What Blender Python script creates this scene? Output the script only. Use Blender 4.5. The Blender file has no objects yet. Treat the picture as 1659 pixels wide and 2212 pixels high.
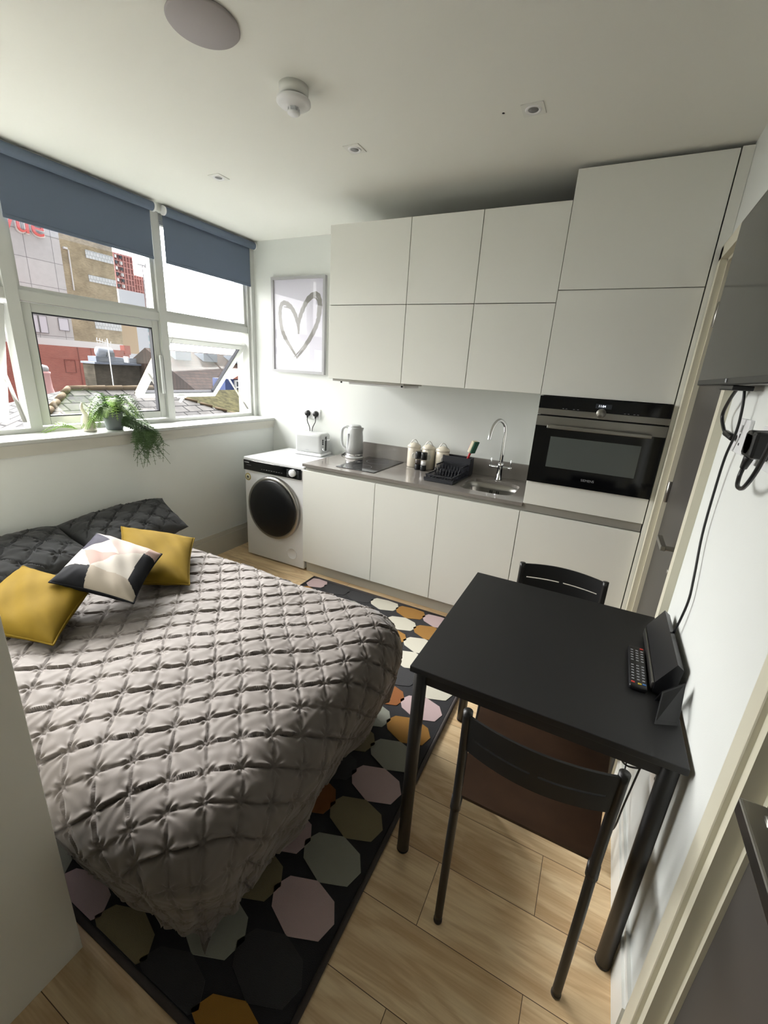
import bpy, bmesh, math, random
import numpy as np
from mathutils import Vector, Matrix
random.seed(4)
PI = math.pi
S = bpy.context.scene
COL = S.collection

# ------------------------------------------------------------------ camera
cam_d = bpy.data.cameras.new('camera')
cam = bpy.data.objects.new('camera', cam_d)
COL.objects.link(cam)
yaw, pitch, roll, FPX = .4539, -.3145, .0637, 922.575
fw = Vector((-math.sin(yaw)*math.cos(pitch), math.cos(yaw)*math.cos(pitch), math.sin(pitch)))
rt = Vector((math.cos(yaw), math.sin(yaw), 0))
up = rt.cross(fw)
rt2 = math.cos(roll)*rt + math.sin(roll)*up
up2 = -math.sin(roll)*rt + math.cos(roll)*up
M = Matrix.Identity(4)
for i in range(3):
    M[i][0] = rt2[i]; M[i][1] = up2[i]; M[i][2] = -fw[i]
M.translation = Vector((1.8513, -2.4244, 1.507))
cam.matrix_world = M
cam_d.sensor_fit = 'VERTICAL'
cam_d.sensor_height = 32.0
cam_d.lens = 32.0*FPX/2212.0
cam_d.clip_start = .02
cam_d.clip_end = 900
S.camera = cam

# ------------------------------------------------------------------ light and exposure
SKY_BASE, SKY_GLOW, SKY_CORE = .80, 20.0, 52.0
S.view_settings.view_transform = 'Standard'
S.view_settings.look = 'None'
S.view_settings.exposure = 0.84
S.view_settings.gamma = 1.0
S.view_settings.use_curve_mapping = False
W = bpy.data.worlds.new('overcast_sky'); S.world = W
W.use_nodes = True
nt = W.node_tree; nt.nodes.clear()
tc = nt.nodes.new('ShaderNodeTexCoord')
dot = nt.nodes.new('ShaderNodeVectorMath'); dot.operation = 'DOT_PRODUCT'
sd = Vector((-.82, .12, .80)).normalized()
dot.inputs[1].default_value = sd
nt.links.new(tc.outputs['Generated'], dot.inputs[0])
mx = nt.nodes.new('ShaderNodeMath'); mx.operation = 'MAXIMUM'; mx.inputs[1].default_value = 0
nt.links.new(dot.outputs['Value'], mx.inputs[0])
pw = nt.nodes.new('ShaderNodeMath'); pw.operation = 'POWER'; pw.inputs[1].default_value = 3.0
nt.links.new(mx.outputs[0], pw.inputs[0])
ma = nt.nodes.new('ShaderNodeMath'); ma.operation = 'MULTIPLY_ADD'
ma.inputs[1].default_value = SKY_GLOW; ma.inputs[2].default_value = SKY_BASE
pw2 = nt.nodes.new('ShaderNodeMath'); pw2.operation = 'POWER'; pw2.inputs[1].default_value = 40
dot2 = nt.nodes.new('ShaderNodeVectorMath'); dot2.operation = 'DOT_PRODUCT'
dot2.inputs[1].default_value = Vector((-.74, .42, .66)).normalized()
nt.links.new(tc.outputs['Generated'], dot2.inputs[0])
mx2 = nt.nodes.new('ShaderNodeMath'); mx2.operation = 'MAXIMUM'; mx2.inputs[1].default_value = 0
nt.links.new(dot2.outputs['Value'], mx2.inputs[0]); nt.links.new(mx2.outputs[0], pw2.inputs[0])
ma2 = nt.nodes.new('ShaderNodeMath'); ma2.operation = 'MULTIPLY_ADD'; ma2.inputs[1].default_value = SKY_CORE/SKY_GLOW
nt.links.new(pw2.outputs[0], ma2.inputs[0]); nt.links.new(pw.outputs[0], ma2.inputs[2])
nt.links.new(ma2.outputs[0], ma.inputs[0])
bg = nt.nodes.new('ShaderNodeBackground'); bg.inputs['Color'].default_value = (.995, .985, .975, 1)
nt.links.new(ma.outputs[0], bg.inputs['Strength'])
wo = nt.nodes.new('ShaderNodeOutputWorld'); nt.links.new(bg.outputs[0], wo.inputs[0])
# portal: guides sampling of the sky through the window band, gives off nothing itself
pl = bpy.data.lights.new('window_portal', 'AREA'); pl.shape = 'RECTANGLE'; pl.size = 3.5; pl.size_y = 1.5
pl.cycles.is_portal = True
po = bpy.data.objects.new('window_portal', pl); COL.objects.link(po)
po.location = (-1.03, -1.07, 1.74); po.rotation_euler = (PI/2, 0, -PI/2)

# ------------------------------------------------------------------ materials
def lin(c):
    c = c/255.0
    return c/12.92 if c <= .04045 else ((c+.055)/1.055)**2.4
def rgb(r, g, b): return (lin(r), lin(g), lin(b), 1)
def mat(name, col, rough=.5, metal=0, bump=0, bscale=200, spec=.5, var=0, vscale=8, coat=0, trans=0, sheen=0):
    m = bpy.data.materials.new(name); m.use_nodes = True
    n = m.node_tree; b = n.nodes['Principled BSDF']
    b.inputs['Base Color'].default_value = rgb(*col); b.inputs['Roughness'].default_value = rough
    b.inputs['Metallic'].default_value = metal; b.inputs['Specular IOR Level'].default_value = spec
    b.inputs['Coat Weight'].default_value = coat; b.inputs['Sheen Weight'].default_value = sheen
    b.inputs['Transmission Weight'].default_value = trans
    tcn = n.nodes.new('ShaderNodeTexCoord')
    if bump:
        t = n.nodes.new('ShaderNodeTexNoise'); t.inputs['Scale'].default_value = bscale; t.inputs['Detail'].default_value = 3
        n.links.new(tcn.outputs['Object'], t.inputs['Vector'])
        bp = n.nodes.new('ShaderNodeBump'); bp.inputs['Strength'].default_value = bump; bp.inputs['Distance'].default_value = .002
        n.links.new(t.outputs['Fac'], bp.inputs['Height']); n.links.new(bp.outputs[0], b.inputs['Normal'])
    if var:
        t = n.nodes.new('ShaderNodeTexNoise'); t.inputs['Scale'].default_value = vscale; t.inputs['Detail'].default_value = 4
        n.links.new(tcn.outputs['Object'], t.inputs['Vector'])
        r = n.nodes.new('ShaderNodeValToRGB')
        c = rgb(*col)
        r.color_ramp.elements[0].position = .3; r.color_ramp.elements[1].position = .7
        r.color_ramp.elements[0].color = tuple(x*(1-var) for x in c[:3])+(1,)
        r.color_ramp.elements[1].color = tuple(min(1, x*(1+var)) for x in c[:3])+(1,)
        n.links.new(t.outputs['Fac'], r.inputs[0]); n.links.new(r.outputs[0], b.inputs['Base Color'])
    return m
def emis(name, col, st):
    m = mat(name, (5, 5, 5), .3); b = m.node_tree.nodes['Principled BSDF']
    b.inputs['Emission Color'].default_value = rgb(*col); b.inputs['Emission Strength'].default_value = st
    return m
def glassmat(name, tint=(1, 1, 1, 1), rough=0.0, base=.04):
    m = bpy.data.materials.new(name); m.use_nodes = True; n = m.node_tree; n.nodes.clear()
    o = n.nodes.new('ShaderNodeOutputMaterial'); t = n.nodes.new('ShaderNodeBsdfTransparent'); g = n.nodes.new('ShaderNodeBsdfGlossy')
    t.inputs[0].default_value = tint; g.inputs['Roughness'].default_value = rough
    lw = n.nodes.new('ShaderNodeLayerWeight'); lw.inputs[0].default_value = .5
    p5 = n.nodes.new('ShaderNodeMath'); p5.operation = 'POWER'; p5.inputs[1].default_value = 5; n.links.new(lw.outputs['Facing'], p5.inputs[0])
    f = n.nodes.new('ShaderNodeMath'); f.operation = 'MULTIPLY_ADD'; f.inputs[1].default_value = .9; f.inputs[2].default_value = base; n.links.new(p5.outputs[0], f.inputs[0])
    mxs = n.nodes.new('ShaderNodeMixShader')
    n.links.new(f.outputs[0], mxs.inputs[0]); n.links.new(t.outputs[0], mxs.inputs[1]); n.links.new(g.outputs[0], mxs.inputs[2])
    n.links.new(mxs.outputs[0], o.inputs[0]); return m
def brick(name, c1, c2, mortar, w, h, axis='yz', ms=.012, rough=.9, var=.25, bump=.5, off=.5, nscale=1.5):
    m = bpy.data.materials.new(name); m.use_nodes = True; n = m.node_tree; b = n.nodes['Principled BSDF']
    b.inputs['Roughness'].default_value = rough; b.inputs['Specular IOR Level'].default_value = .03
    tcn = n.nodes.new('ShaderNodeTexCoord'); sp = n.nodes.new('ShaderNodeSeparateXYZ'); cb = n.nodes.new('ShaderNodeCombineXYZ')
    n.links.new(tcn.outputs['Object'], sp.inputs[0])
    n.links.new(sp.outputs[axis[0].upper()], cb.inputs[0]); n.links.new(sp.outputs[axis[1].upper()], cb.inputs[1])
    t = n.nodes.new('ShaderNodeTexBrick'); n.links.new(cb.outputs[0], t.inputs['Vector'])
    t.inputs['Color1'].default_value = rgb(*c1); t.inputs['Color2'].default_value = rgb(*c2); t.inputs['Mortar'].default_value = rgb(*mortar)
    t.inputs['Scale'].default_value = 1; t.inputs['Mortar Size'].default_value = ms; t.inputs['Brick Width'].default_value = w
    t.inputs['Row Height'].default_value = h; t.offset = off
    no = n.nodes.new('ShaderNodeTexNoise'); no.inputs['Scale'].default_value = nscale; no.inputs['Detail'].default_value = 5
    n.links.new(tcn.outputs['Object'], no.inputs['Vector'])
    r = n.nodes.new('ShaderNodeValToRGB'); r.color_ramp.elements[0].position = .35; r.color_ramp.elements[1].position = .65
    r.color_ramp.elements[0].color = (1-var,)*3+(1,); r.color_ramp.elements[1].color = (1, 1, 1, 1)
    n.links.new(no.outputs['Fac'], r.inputs[0])
    mi = n.nodes.new('ShaderNodeMixRGB'); mi.blend_type = 'MULTIPLY'; mi.inputs[0].default_value = 1
    n.links.new(t.outputs['Color'], mi.inputs[1]); n.links.new(r.outputs[0], mi.inputs[2]); n.links.new(mi.outputs[0], b.inputs['Base Color'])
    if bump:
        bp = n.nodes.new('ShaderNodeBump'); bp.inputs['Strength'].default_value = bump; bp.inputs['Distance'].default_value = .01; bp.invert = True
        n.links.new(t.outputs['Fac'], bp.inputs['Height']); n.links.new(bp.outputs[0], b.inputs['Normal'])
    return m
def oak_floor():
    m = bpy.data.materials.new('oak_laminate'); m.use_nodes = True; n = m.node_tree; b = n.nodes['Principled BSDF']
    N = n.nodes.new; L = n.links.new
    tcn = N('ShaderNodeTexCoord'); mp = N('ShaderNodeMapping'); mp.inputs['Location'].default_value = (.55, 1.243, 0)
    L(tcn.outputs['Object'], mp.inputs[0])
    t = N('ShaderNodeTexBrick'); L(mp.outputs[0], t.inputs['Vector'])
    t.inputs['Color1'].default_value = (0, 0, 0, 1); t.inputs['Color2'].default_value = (1, 1, 1, 1); t.inputs['Mortar'].default_value = (.5, .5, .5, 1)
    t.inputs['Scale'].default_value = 1; t.inputs['Mortar Size'].default_value = .0011; t.inputs['Mortar Smooth'].default_value = .3
    t.inputs['Brick Width'].default_value = 1.25; t.inputs['Row Height'].default_value = .192; t.offset = .24; t.offset_frequency = 2
    # grain: stretched noise distorted, shifted per plank
    ad = N('ShaderNodeVectorMath'); ad.operation = 'MULTIPLY_ADD'
    ad.inputs[1].default_value = (7, 13, 5)
    L(t.outputs['Color'], ad.inputs[0]); L(mp.outputs[0], ad.inputs[2])
    m2 = N('ShaderNodeMapping'); m2.inputs['Scale'].default_value = (1.6, 10, 1); L(ad.outputs[0], m2.inputs[0])
    n1 = N('ShaderNodeTexNoise'); n1.inputs['Scale'].default_value = 1.3; n1.inputs['Detail'].default_value = 5; n1.inputs['Distortion'].default_value = .8
    L(m2.outputs[0], n1.inputs['Vector'])
    w = N('ShaderNodeMath'); w.operation = 'MULTIPLY'; w.inputs[1].default_value = 26; L(n1.outputs['Fac'], w.inputs[0])
    s = N('ShaderNodeMath'); s.operation = 'SINE'; L(w.outputs[0], s.inputs[0])
    m3 = N('ShaderNodeMapping'); m3.inputs['Scale'].default_value = (4, 130, 1); L(ad.outputs[0], m3.inputs[0])
    n2 = N('ShaderNodeTexNoise'); n2.inputs['Scale'].default_value = 1.5; n2.inputs['Detail'].default_value = 4; L(m3.outputs[0], n2.inputs['Vector'])
    r1 = N('ShaderNodeMapRange'); r1.inputs[1].default_value = -1; r1.inputs[2].default_value = 1; r1.inputs[3].default_value = 0; r1.inputs[4].default_value = .38
    L(s.outputs[0], r1.inputs[0])
    r2 = N('ShaderNodeMath'); r2.operation = 'MULTIPLY_ADD'; r2.inputs[1].default_value = .7; L(n2.outputs['Fac'], r2.inputs[0]); L(r1.outputs[0], r2.inputs[2])
    cr = N('ShaderNodeValToRGB'); L(r2.outputs[0], cr.inputs[0])
    e = cr.color_ramp.elements; e[0].position = .2; e[0].color = rgb(246, 222, 180); e[1].position = 1.0; e[1].color = rgb(206, 170, 124)
    # patches of darker stain
    n3 = N('ShaderNodeTexNoise'); n3.inputs['Scale'].default_value = 1.1; n3.inputs['Detail'].default_value = 3
    m4 = N('ShaderNodeMapping'); m4.inputs['Scale'].default_value = (1.5, 6, 1); L(ad.outputs[0], m4.inputs[0]); L(m4.outputs[0], n3.inputs['Vector'])
    cr2 = N('ShaderNodeValToRGB'); L(n3.outputs['Fac'], cr2.inputs[0]); e = cr2.color_ramp.elements
    e[0].position = .3; e[0].color = (.80, .73, .66, 1); e[1].position = .55; e[1].color = (1, 1, 1, 1)
    mi = N('ShaderNodeMixRGB'); mi.blend_type = 'MULTIPLY'; mi.inputs[0].default_value = 1; L(cr.outputs[0], mi.inputs[1]); L(cr2.outputs[0], mi.inputs[2])
    pv = N('ShaderNodeMapRange'); pv.inputs[3].default_value = .90; pv.inputs[4].default_value = 1.04; L(t.outputs['Color'], pv.inputs[0])
    mi2 = N('ShaderNodeMixRGB'); mi2.blend_type = 'MULTIPLY'; mi2.inputs[0].default_value = 1; L(mi.outputs[0], mi2.inputs[1]); L(pv.outputs[0], mi2.inputs[2])
    mi3 = N('ShaderNodeMixRGB'); mi3.inputs[2].default_value = rgb(92, 68, 44); L(t.outputs['Fac'], mi3.inputs[0]); L(mi2.outputs[0], mi3.inputs[1])
    L(mi3.outputs[0], b.inputs['Base Color'])
    b.inputs['Roughness'].default_value = .42
    bp = N('ShaderNodeBump'); bp.inputs['Strength'].default_value = .25; bp.inputs['Distance'].default_value = .001; bp.invert = True
    L(r2.outputs[0], bp.inputs['Height']); L(bp.outputs[0], b.inputs['Normal'])
    return m

m_wall = mat('wall_paint', (220, 223, 219), .75, bump=.08, bscale=300)
m_ceil = mat('ceiling_paint', (234, 235, 228), .85)
m_trimw = mat('gloss_white_trim', (226, 227, 221), .4)
m_cream = mat('cream_gloss_trim', (212, 208, 188), .4)
m_skirt = mat('skirting_paint', (196, 194, 184), .4)
m_upvc = mat('window_frame_white', (188, 190, 186), .35)
m_cab = mat('cabinet_white', (233, 234, 227), .32, spec=.4)
m_gap = mat('cabinet_shadow_gap', (62, 54, 48), .6)
m_quartz = mat('grey_quartz_worktop', (132, 127, 121), .12, var=.05, vscale=400, coat=.3)
m_chan = mat('grey_aluminium_channel', (160, 158, 150), .4, metal=.3)
m_floor = oak_floor()
m_black = mat('black_matt', (14, 15, 16), .55)
m_blackp = mat('black_plastic', (17, 17, 19), .35)
m_gloss = mat('black_gloss', (6, 7, 9), .08)
m_porth = mat('black_porthole', (6, 8, 12), .35)
m_table = mat('table_black_foil', (22, 22, 23), .5, bump=.1, bscale=350)
m_bmet = mat('black_powder_metal', (26, 25, 24), .38, bump=.05, bscale=400)
m_brown = mat('dark_brown_plywood', (54, 36, 22), .45, var=.18, vscale=14)
m_steel = mat('brushed_steel', (165, 163, 158), .3, metal=1)
m_chrome = mat('chrome', (225, 226, 228), .06, metal=1)
m_white = mat('white_plastic', (232, 233, 234), .3)
m_greyw = mat('pale_grey_enamel', (182, 184, 183), .2, coat=.4)
m_grey = mat('mid_grey_plastic', (128, 129, 131), .5)
m_ceild = mat('grey_mauve_disc', (168, 163, 164), .7)
m_glass = glassmat('window_glass')
m_blind = mat('blue_grey_blind_fabric', (104, 116, 134), .85, bump=.15, bscale=600)
_n = m_blind.node_tree; _b = _n.nodes['Principled BSDF']; _t = _n.nodes.new('ShaderNodeBsdfTranslucent'); _t.inputs[0].default_value = rgb(84, 108, 140)
_m = _n.nodes.new('ShaderNodeMixShader'); _m.inputs[0].default_value = .10
_n.links.new(_b.outputs[0], _m.inputs[1]); _n.links.new(_t.outputs[0], _m.inputs[2]); _n.links.new(_m.outputs[0], _n.nodes['Material Output'].inputs[0])
m_duvet = mat('charcoal_duvet_cotton', (112, 105, 99), .62, spec=.18, bump=.12, bscale=90, sheen=.25)
m_pil = mat('dark_charcoal_pillow', (66, 67, 68), .85, spec=.08, bump=.2, bscale=60, sheen=.1)
m_must = mat('mustard_velvet', (118, 96, 30), .8, spec=.08, bump=.15, bscale=40, sheen=.0, var=.08, vscale=10)
m_matt = mat('mattress_sheet', (90, 90, 92), .9)
m_bed = mat('bed_base_fabric', (60, 60, 62), .9)
m_door = mat('dark_grey_door', (70, 67, 64), .45)
m_tv = mat('tv_screen', (16, 17, 17), .14, spec=.35)
m_mirror = m_tv
m_wardr = mat('wardrobe_white', (232, 230, 220), .5)
m_cer = mat('cream_ceramic', (222, 216, 200), .35)
m_canm = mat('cream_enamel', (226, 218, 200), .25, coat=.3)
m_leaf = mat('fern_green', (74, 102, 58), .6, var=.25, vscale=20)
m_leaf2 = mat('fern_light_green', (138, 172, 84), .6, var=.2, vscale=20)
m_pot = mat('grey_concrete_pot', (112, 120, 122), .8, bump=.3, bscale=60)
m_card = mat('frame_grey_wood', (168, 168, 170), .5)
m_paper = mat('print_paper', (226, 224, 236), .6)
m_brush = mat('taupe_paint', (150, 148, 145), .8)
m_hob = mat('hob_glass', (28, 28, 32), .05, coat=.6)
m_navy = mat('dark_navy_plastic', (26, 28, 36), .45)
m_red = mat('red_plastic', (168, 36, 42), .4)
m_green = mat('green_scourer', (40, 84, 66), .95)
m_sponge = mat('cream_sponge', (228, 222, 196), .95)
m_salt = mat('salt_crystals', (235, 235, 235), .7, bump=.4, bscale=400)
m_clock = emis('clock_digits', (235, 240, 250), 1.2)
m_mark = mat('grey_marking', (150, 152, 156), .5)
m_clear = glassmat('clear_acrylic')

# ------------------------------------------------------------------ mesh helpers
ORG = {}
class MB:
    def __init__(s): s.v = []; s.f = []; s.m = []; s.sm = []
    def add(s, vs, fs, mi=0, smooth=False, M=None):
        o = len(s.v)
        for v in vs:
            v = Vector(v)
            if M is not None: v = M @ v
            s.v.append(v)
        for f in fs: s.f.append([o+i for i in f]); s.m.append(mi); s.sm.append(smooth)
        return s
    def box(s, x0, x1, y0, y1, z0, z1, mi=0, bev=0, M=None, seg=2):
        if x0 > x1: x0, x1 = x1, x0
        if y0 > y1: y0, y1 = y1, y0
        if z0 > z1: z0, z1 = z1, z0
        if bev:
            b = bmesh.new(); bmesh.ops.create_cube(b, size=1)
            for v in b.verts: v.co = Vector(((x0+x1)/2+v.co.x*(x1-x0), (y0+y1)/2+v.co.y*(y1-y0), (z0+z1)/2+v.co.z*(z1-z0)))
            bev = min(bev, .49*min(x1-x0, y1-y0, z1-z0))
            bmesh.ops.bevel(b, geom=b.edges[:], offset=bev, segments=seg, profile=.5, affect='EDGES')
            b.verts.index_update()
            s.add([v.co.copy() for v in b.verts], [[v.index for v in f.verts] for f in b.faces], mi, seg > 2, M); b.free(); return s
        vs = [(x0, y0, z0), (x1, y0, z0), (x1, y1, z0), (x0, y1, z0), (x0, y0, z1), (x1, y0, z1), (x1, y1, z1), (x0, y1, z1)]
        return s.add(vs, [(0, 3, 2, 1), (4, 5, 6, 7), (0, 1, 5, 4), (1, 2, 6, 5), (2, 3, 7, 6), (3, 0, 4, 7)], mi, False, M)
    def lathe(s, prof, c=(0, 0, 0), n=28, mi=0, M=None, cap=True, smooth=True):
        # prof: list of (r, z)
        vs = []; fs = []
        for r, z in prof:
            for k in range(n):
                a = 2*PI*k/n; vs.append((c[0]+r*math.cos(a), c[1]+r*math.sin(a), c[2]+z))
        for i in range(len(prof)-1):
            for k in range(n):
                fs.append((i*n+k, i*n+(k+1) % n, (i+1)*n+(k+1) % n, (i+1)*n+k))
        if cap:
            fs.append(list(range(n))[::-1]); fs.append([(len(prof)-1)*n+k for k in range(n)])
        return s.add(vs, fs, mi, smooth, M)
    def cyl(s, p0, p1, r, r2=None, n=20, mi=0, smooth=True):
        p0 = Vector(p0); p1 = Vector(p1); d = p1-p0
        q = d.to_track_quat('Z', 'Y').to_matrix().to_4x4(); q.translation = p0
        r2 = r if r2 is None else r2
        e = min(.0015, r*.2)
        L = d.length
        return s.lathe([(r-e, 0), (r, e), (r2, L-e), (r2-e, L)], n=n, mi=mi, M=q, smooth=smooth)
    def tube(s, pts, r, n=10, mi=0, cubic=True, sub=6, flat=None):
        P = [Vector(p) for p in pts]
        if cubic and len(P) > 2:
            Q = []
            for i in range(len(P)-1):
                a = P[max(i-1, 0)]; b = P[i]; c = P[i+1]; d = P[min(i+2, len(P)-1)]
                for k in range(sub):
                    t = k/sub
                    Q.append(.5*((2*b)+(c-a)*t+(2*a-5*b+4*c-d)*t*t+(3*b-a-3*c+d)*t**3))
            Q.append(P[-1]); P = Q
        vs = []; fs = []; nrm = None
        for i, p in enumerate(P):
            t = (P[min(i+1, len(P)-1)]-P[max(i-1, 0)]).normalized()
            if nrm is None:
                nrm = t.orthogonal().normalized()
            else:
                nrm = (nrm-t*nrm.dot(t)).normalized()
            bn = t.cross(nrm)
            rr = r[i*(len(r)-1)//max(1, len(P)-1)] if isinstance(r, (list, tuple)) else r
            for k in range(n):
                a = 2*PI*k/n
                vs.append(p+rr*(math.cos(a)*nrm+math.sin(a)*bn))
        for i in range(len(P)-1):
            for k in range(n):
                fs.append((i*n+k, i*n+(k+1) % n, (i+1)*n+(k+1) % n, (i+1)*n+k))
        fs.append(list(range(n))[::-1]); fs.append([(len(P)-1)*n+k for k in range(n)])
        return s.add(vs, fs, mi, True)
    def prism(s, poly, axis, a0, a1, mi=0, smooth=False):
        # poly: 2D outline; axis: extrusion axis
        n = len(poly)
        def mk(p, a):
            return {'x': (a, p[0], p[1]), 'y': (p[0], a, p[1]), 'z': (p[0], p[1], a)}[axis]
        vs = [mk(p, a0) for p in poly]+[mk(p, a1) for p in poly]
        fs = [list(range(n))[::-1], list(range(n, 2*n))]+[(k, (k+1) % n, n+(k+1) % n, n+k) for k in range(n)]
        return s.add(vs, fs, mi, smooth)
    def build(s, name, mats, parent=None, loc=None, fix=True, autosm=False):
        if not isinstance(mats, (list, tuple)): mats = [mats]
        o3 = Vector(loc) if loc is not None else (ORG[parent.name] if parent is not None else Vector((0, 0, 0)))
        me = bpy.data.meshes.new(name)
        me.from_pydata([tuple(v-o3) for v in s.v], [], s.f)
        me.polygons.foreach_set('material_index', s.m)
        me.polygons.foreach_set('use_smooth', s.sm)
        for m in mats: me.materials.append(m)
        if fix:
            b = bmesh.new(); b.from_mesh(me); bmesh.ops.recalc_face_normals(b, faces=b.faces[:]); b.to_mesh(me); b.free()
        if autosm:
            try: me.set_sharp_from_angle(angle=.7)
            except Exception: pass
        me.update()
        o = bpy.data.objects.new(name, me); COL.objects.link(o)
        if parent is not None: o.parent = parent
        else: o.location = o3
        ORG[o.name] = o3.copy()
        return o
def tag(o, label=None, cat=None, group=None, kind=None):
    if label: o['label'] = label
    if cat: o['category'] = cat
    if group: o['group'] = group
    if kind: o['kind'] = kind
    return o
def thing(name, label, cat, loc, group=None):
    o = bpy.data.objects.new(name, None); COL.objects.link(o); o.location = loc; o.empty_display_size = .05
    ORG[o.name] = Vector(loc)
    return tag(o, label, cat, group)
def copy_tree(o, d, label=None):
    r = o.copy(); COL.objects.link(r); r.location = o.location+Vector(d)
    if label: r['label'] = label
    ORG[r.name] = ORG[o.name]+Vector(d)
    for ch in list(o.children):
        c = ch.copy(); COL.objects.link(c); c.parent = r
        for g in list(ch.children):
            e = g.copy(); COL.objects.link(e); e.parent = c
    return r
def B(*a, **k): return MB().box(*a, **k)
def struct(name, mb, m): return tag(mb.build(name, m), kind='structure')
def text(name, body, size, mtx, m, parent, depth=.0004, sx=1):
    c = bpy.data.curves.new(name, 'FONT'); c.body = body; c.size = size; c.extrude = depth; c.align_x = 'CENTER'; c.align_y = 'CENTER'
    t = bpy.data.objects.new('tmp', c); COL.objects.link(t); bpy.context.view_layer.update()
    me = bpy.data.meshes.new_from_object(t.evaluated_get(bpy.context.evaluated_depsgraph_get()))
    bpy.data.objects.remove(t)
    me.transform(Matrix.Translation(-ORG[parent.name]) @ mtx @ Matrix.Diagonal((sx, 1, 1, 1)))
    me.materials.clear(); me.materials.append(m)
    o = bpy.data.objects.new(name, me); COL.objects.link(o); o.parent = parent; ORG[o.name] = ORG[parent.name]
    return o
def front(x, y, z): return Matrix.Translation((x, y, z)) @ Matrix.Rotation(PI/2, 4, 'X')   # reads from -y
def faceX(x, y, z): return Matrix.Translation((x, y, z)) @ Matrix.Rotation(PI/2, 4, 'Z') @ Matrix.Rotation(PI/2, 4, 'X')  # reads from +x
def rrect(x0, x1, y0, y1, r, n=6):
    out = []
    for cx, cy, a0 in ((x1-r, y1-r, 0), (x0+r, y1-r, PI/2), (x0+r, y0+r, PI), (x1-r, y0+r, 1.5*PI)):
        for k in range(n+1):
            a = a0+PI/2*k/n; out.append((cx+r*math.cos(a), cy+r*math.sin(a)))
    return out

# ------------------------------------------------------------------ room shell
XR, YB, ZC, YN = 2.17, .59, 2.45, -3.0
XW = -.78          # wall below the sill
XG = -.976         # window frame face
struct('floor', B(XW-.4, XR+.3, YN-.1, YB+.1, -.1, 0), m_floor)
struct('ceiling', B(XG-.3, XR+.3, YN-.1, YB+.1, ZC, ZC+.2), m_ceil)
struct('wall_back', B(XG-.2, XR+.3, YB, YB+.2, 0, ZC), m_wall)
struct('wall_rear', B(XG-.2, XR+.3, YN-.2, YN, 0, ZC), m_wall)
struct('wall_left', MB().box(XG-.2, XW, YN, YB, 0, 1.04).box(XG-.12, XG+.03, YN, YB, 2.405, ZC).box(XG-.2, XG+.03, YN, -2.78, 1.04, ZC), m_wall)
d1a, d1b, d2a, d2b, DZ = -.055, -.775, -1.66, -2.44, 2.03
w = MB()
w.box(XR, XR+.2, d1a, YB, 0, ZC); w.box(XR, XR+.2, d2a, d1b, 0, ZC); w.box(XR, XR+.2, YN, d2b, 0, ZC)
w.box(XR, XR+.2, d1b, d1a, DZ, ZC); w.box(XR, XR+.2, d2b, d2a, DZ, ZC)
struct('wall_right', w, m_wall)
# skirtings
def skirt(x0, x1, y0, y1, h, ax):
    s = MB()
    s.box(x0, x1, y0, y1, 0, h*.8); 
    if ax == 'L': s.box(x0, x1-.006, y0, y1, h*.8, h)
    else: s.box(x0+.006, x1, y0, y1, h*.8, h)
    return s
struct('baseboard_left', skirt(XW, XW+.016, YN, YB, .185, 'L'), m_skirt)
struct('baseboard_right', skirt(XR-.015, XR, -1.60, -.82, .15, 'R'), m_trimw)
struct('baseboard_rear', B(XW, XR, YN, YN+.015, 0, .15), m_trimw)
# window sill with moulding
s = MB().box(XG-.02, -.756, YN, YB-.001, 1.046, 1.069, bev=.006)
struct('trim_1', s, m_upvc)
struct('trim_4', MB().box(XW-.02, -.764, YN, YB-.001, 1.022, 1.046).box(XW-.02, -.770, YN, YB-.001, .985, 1.022), m_skirt)
# door casings and linings
s = MB()
for y0, y1 in ((d1a, d1a+.05), (d1b-.045, d1b)): s.box(XR-.024, XR, y0, y1, 0, DZ+.05)
s.box(XR-.024, XR, d1b-.045, d1a+.05, DZ, DZ+.055)
s.box(XR, XR+.2, d1a-.012, d1a, 0, DZ); s.box(XR, XR+.2, d1b, d1b+.012, 0, DZ); s.box(XR, XR+.2, d1b, d1a, DZ-.012, DZ)
struct('trim_2', s, m_cream)
s = MB()
for y0, y1 in ((d2a, d2a+.045), (d2b-.045, d2b)): s.box(XR-.015, XR, y0, y1, 0, DZ+.045, bev=.003)
s.box(XR-.015, XR, d2b-.045, d2a+.045, DZ, DZ+.045)
s.box(XR-.004, XR+.2, d2a-.02, d2a, 0, DZ); s.box(XR-.004, XR+.2, d2b, d2b+.02, 0, DZ); s.box(XR, XR+.2, d2b, d2a, DZ-.012, DZ)
s.box(XR+.026, XR+.045, d2a-.032, d2a-.02, 0, DZ)
struct('trim_3', s, m_cream)

def lever(parent, x, y, z, dy, plate=True):
    s = MB()
    s.box(x-.008, x, y-.026, y+.026, z-.026, z+.026, bev=.003)
    s.cyl((x-.008, y, z), (x-.052, y, z), .009)
    s.box(x-.062, x-.044, y-.011*(1 if dy > 0 else -1), y+dy, z-.010, z+.010, bev=.003)
    s.build('handle', m_steel, parent)
    if plate:
        MB().box(x-.007, x, y-.026, y+.026, z-.115, z-.062, bev=.003).cyl((x-.007, y, z-.088), (x-.02, y, z-.088), .010).build('lock', m_steel, parent)
D1 = tag(B(XR+.02, XR+.062, d1b+.014, d1a-.014, .006, DZ-.014).build('door_1', m_door, loc=(XR+.02, (d1a+d1b)/2, 0)), kind='structure')
lever(D1, XR+.02, -.62, .950, .13)
for z in (.25, 1.055, 1.82):
    MB().cyl((XR+.012, d1a-.013, z-.05), (XR+.012, d1a-.013, z+.05), .007, n=12).box(XR+.004, XR+.0215, d1a-.016, d1a-.012, z-.045, z+.045).build('hinge', m_steel, D1)
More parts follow.
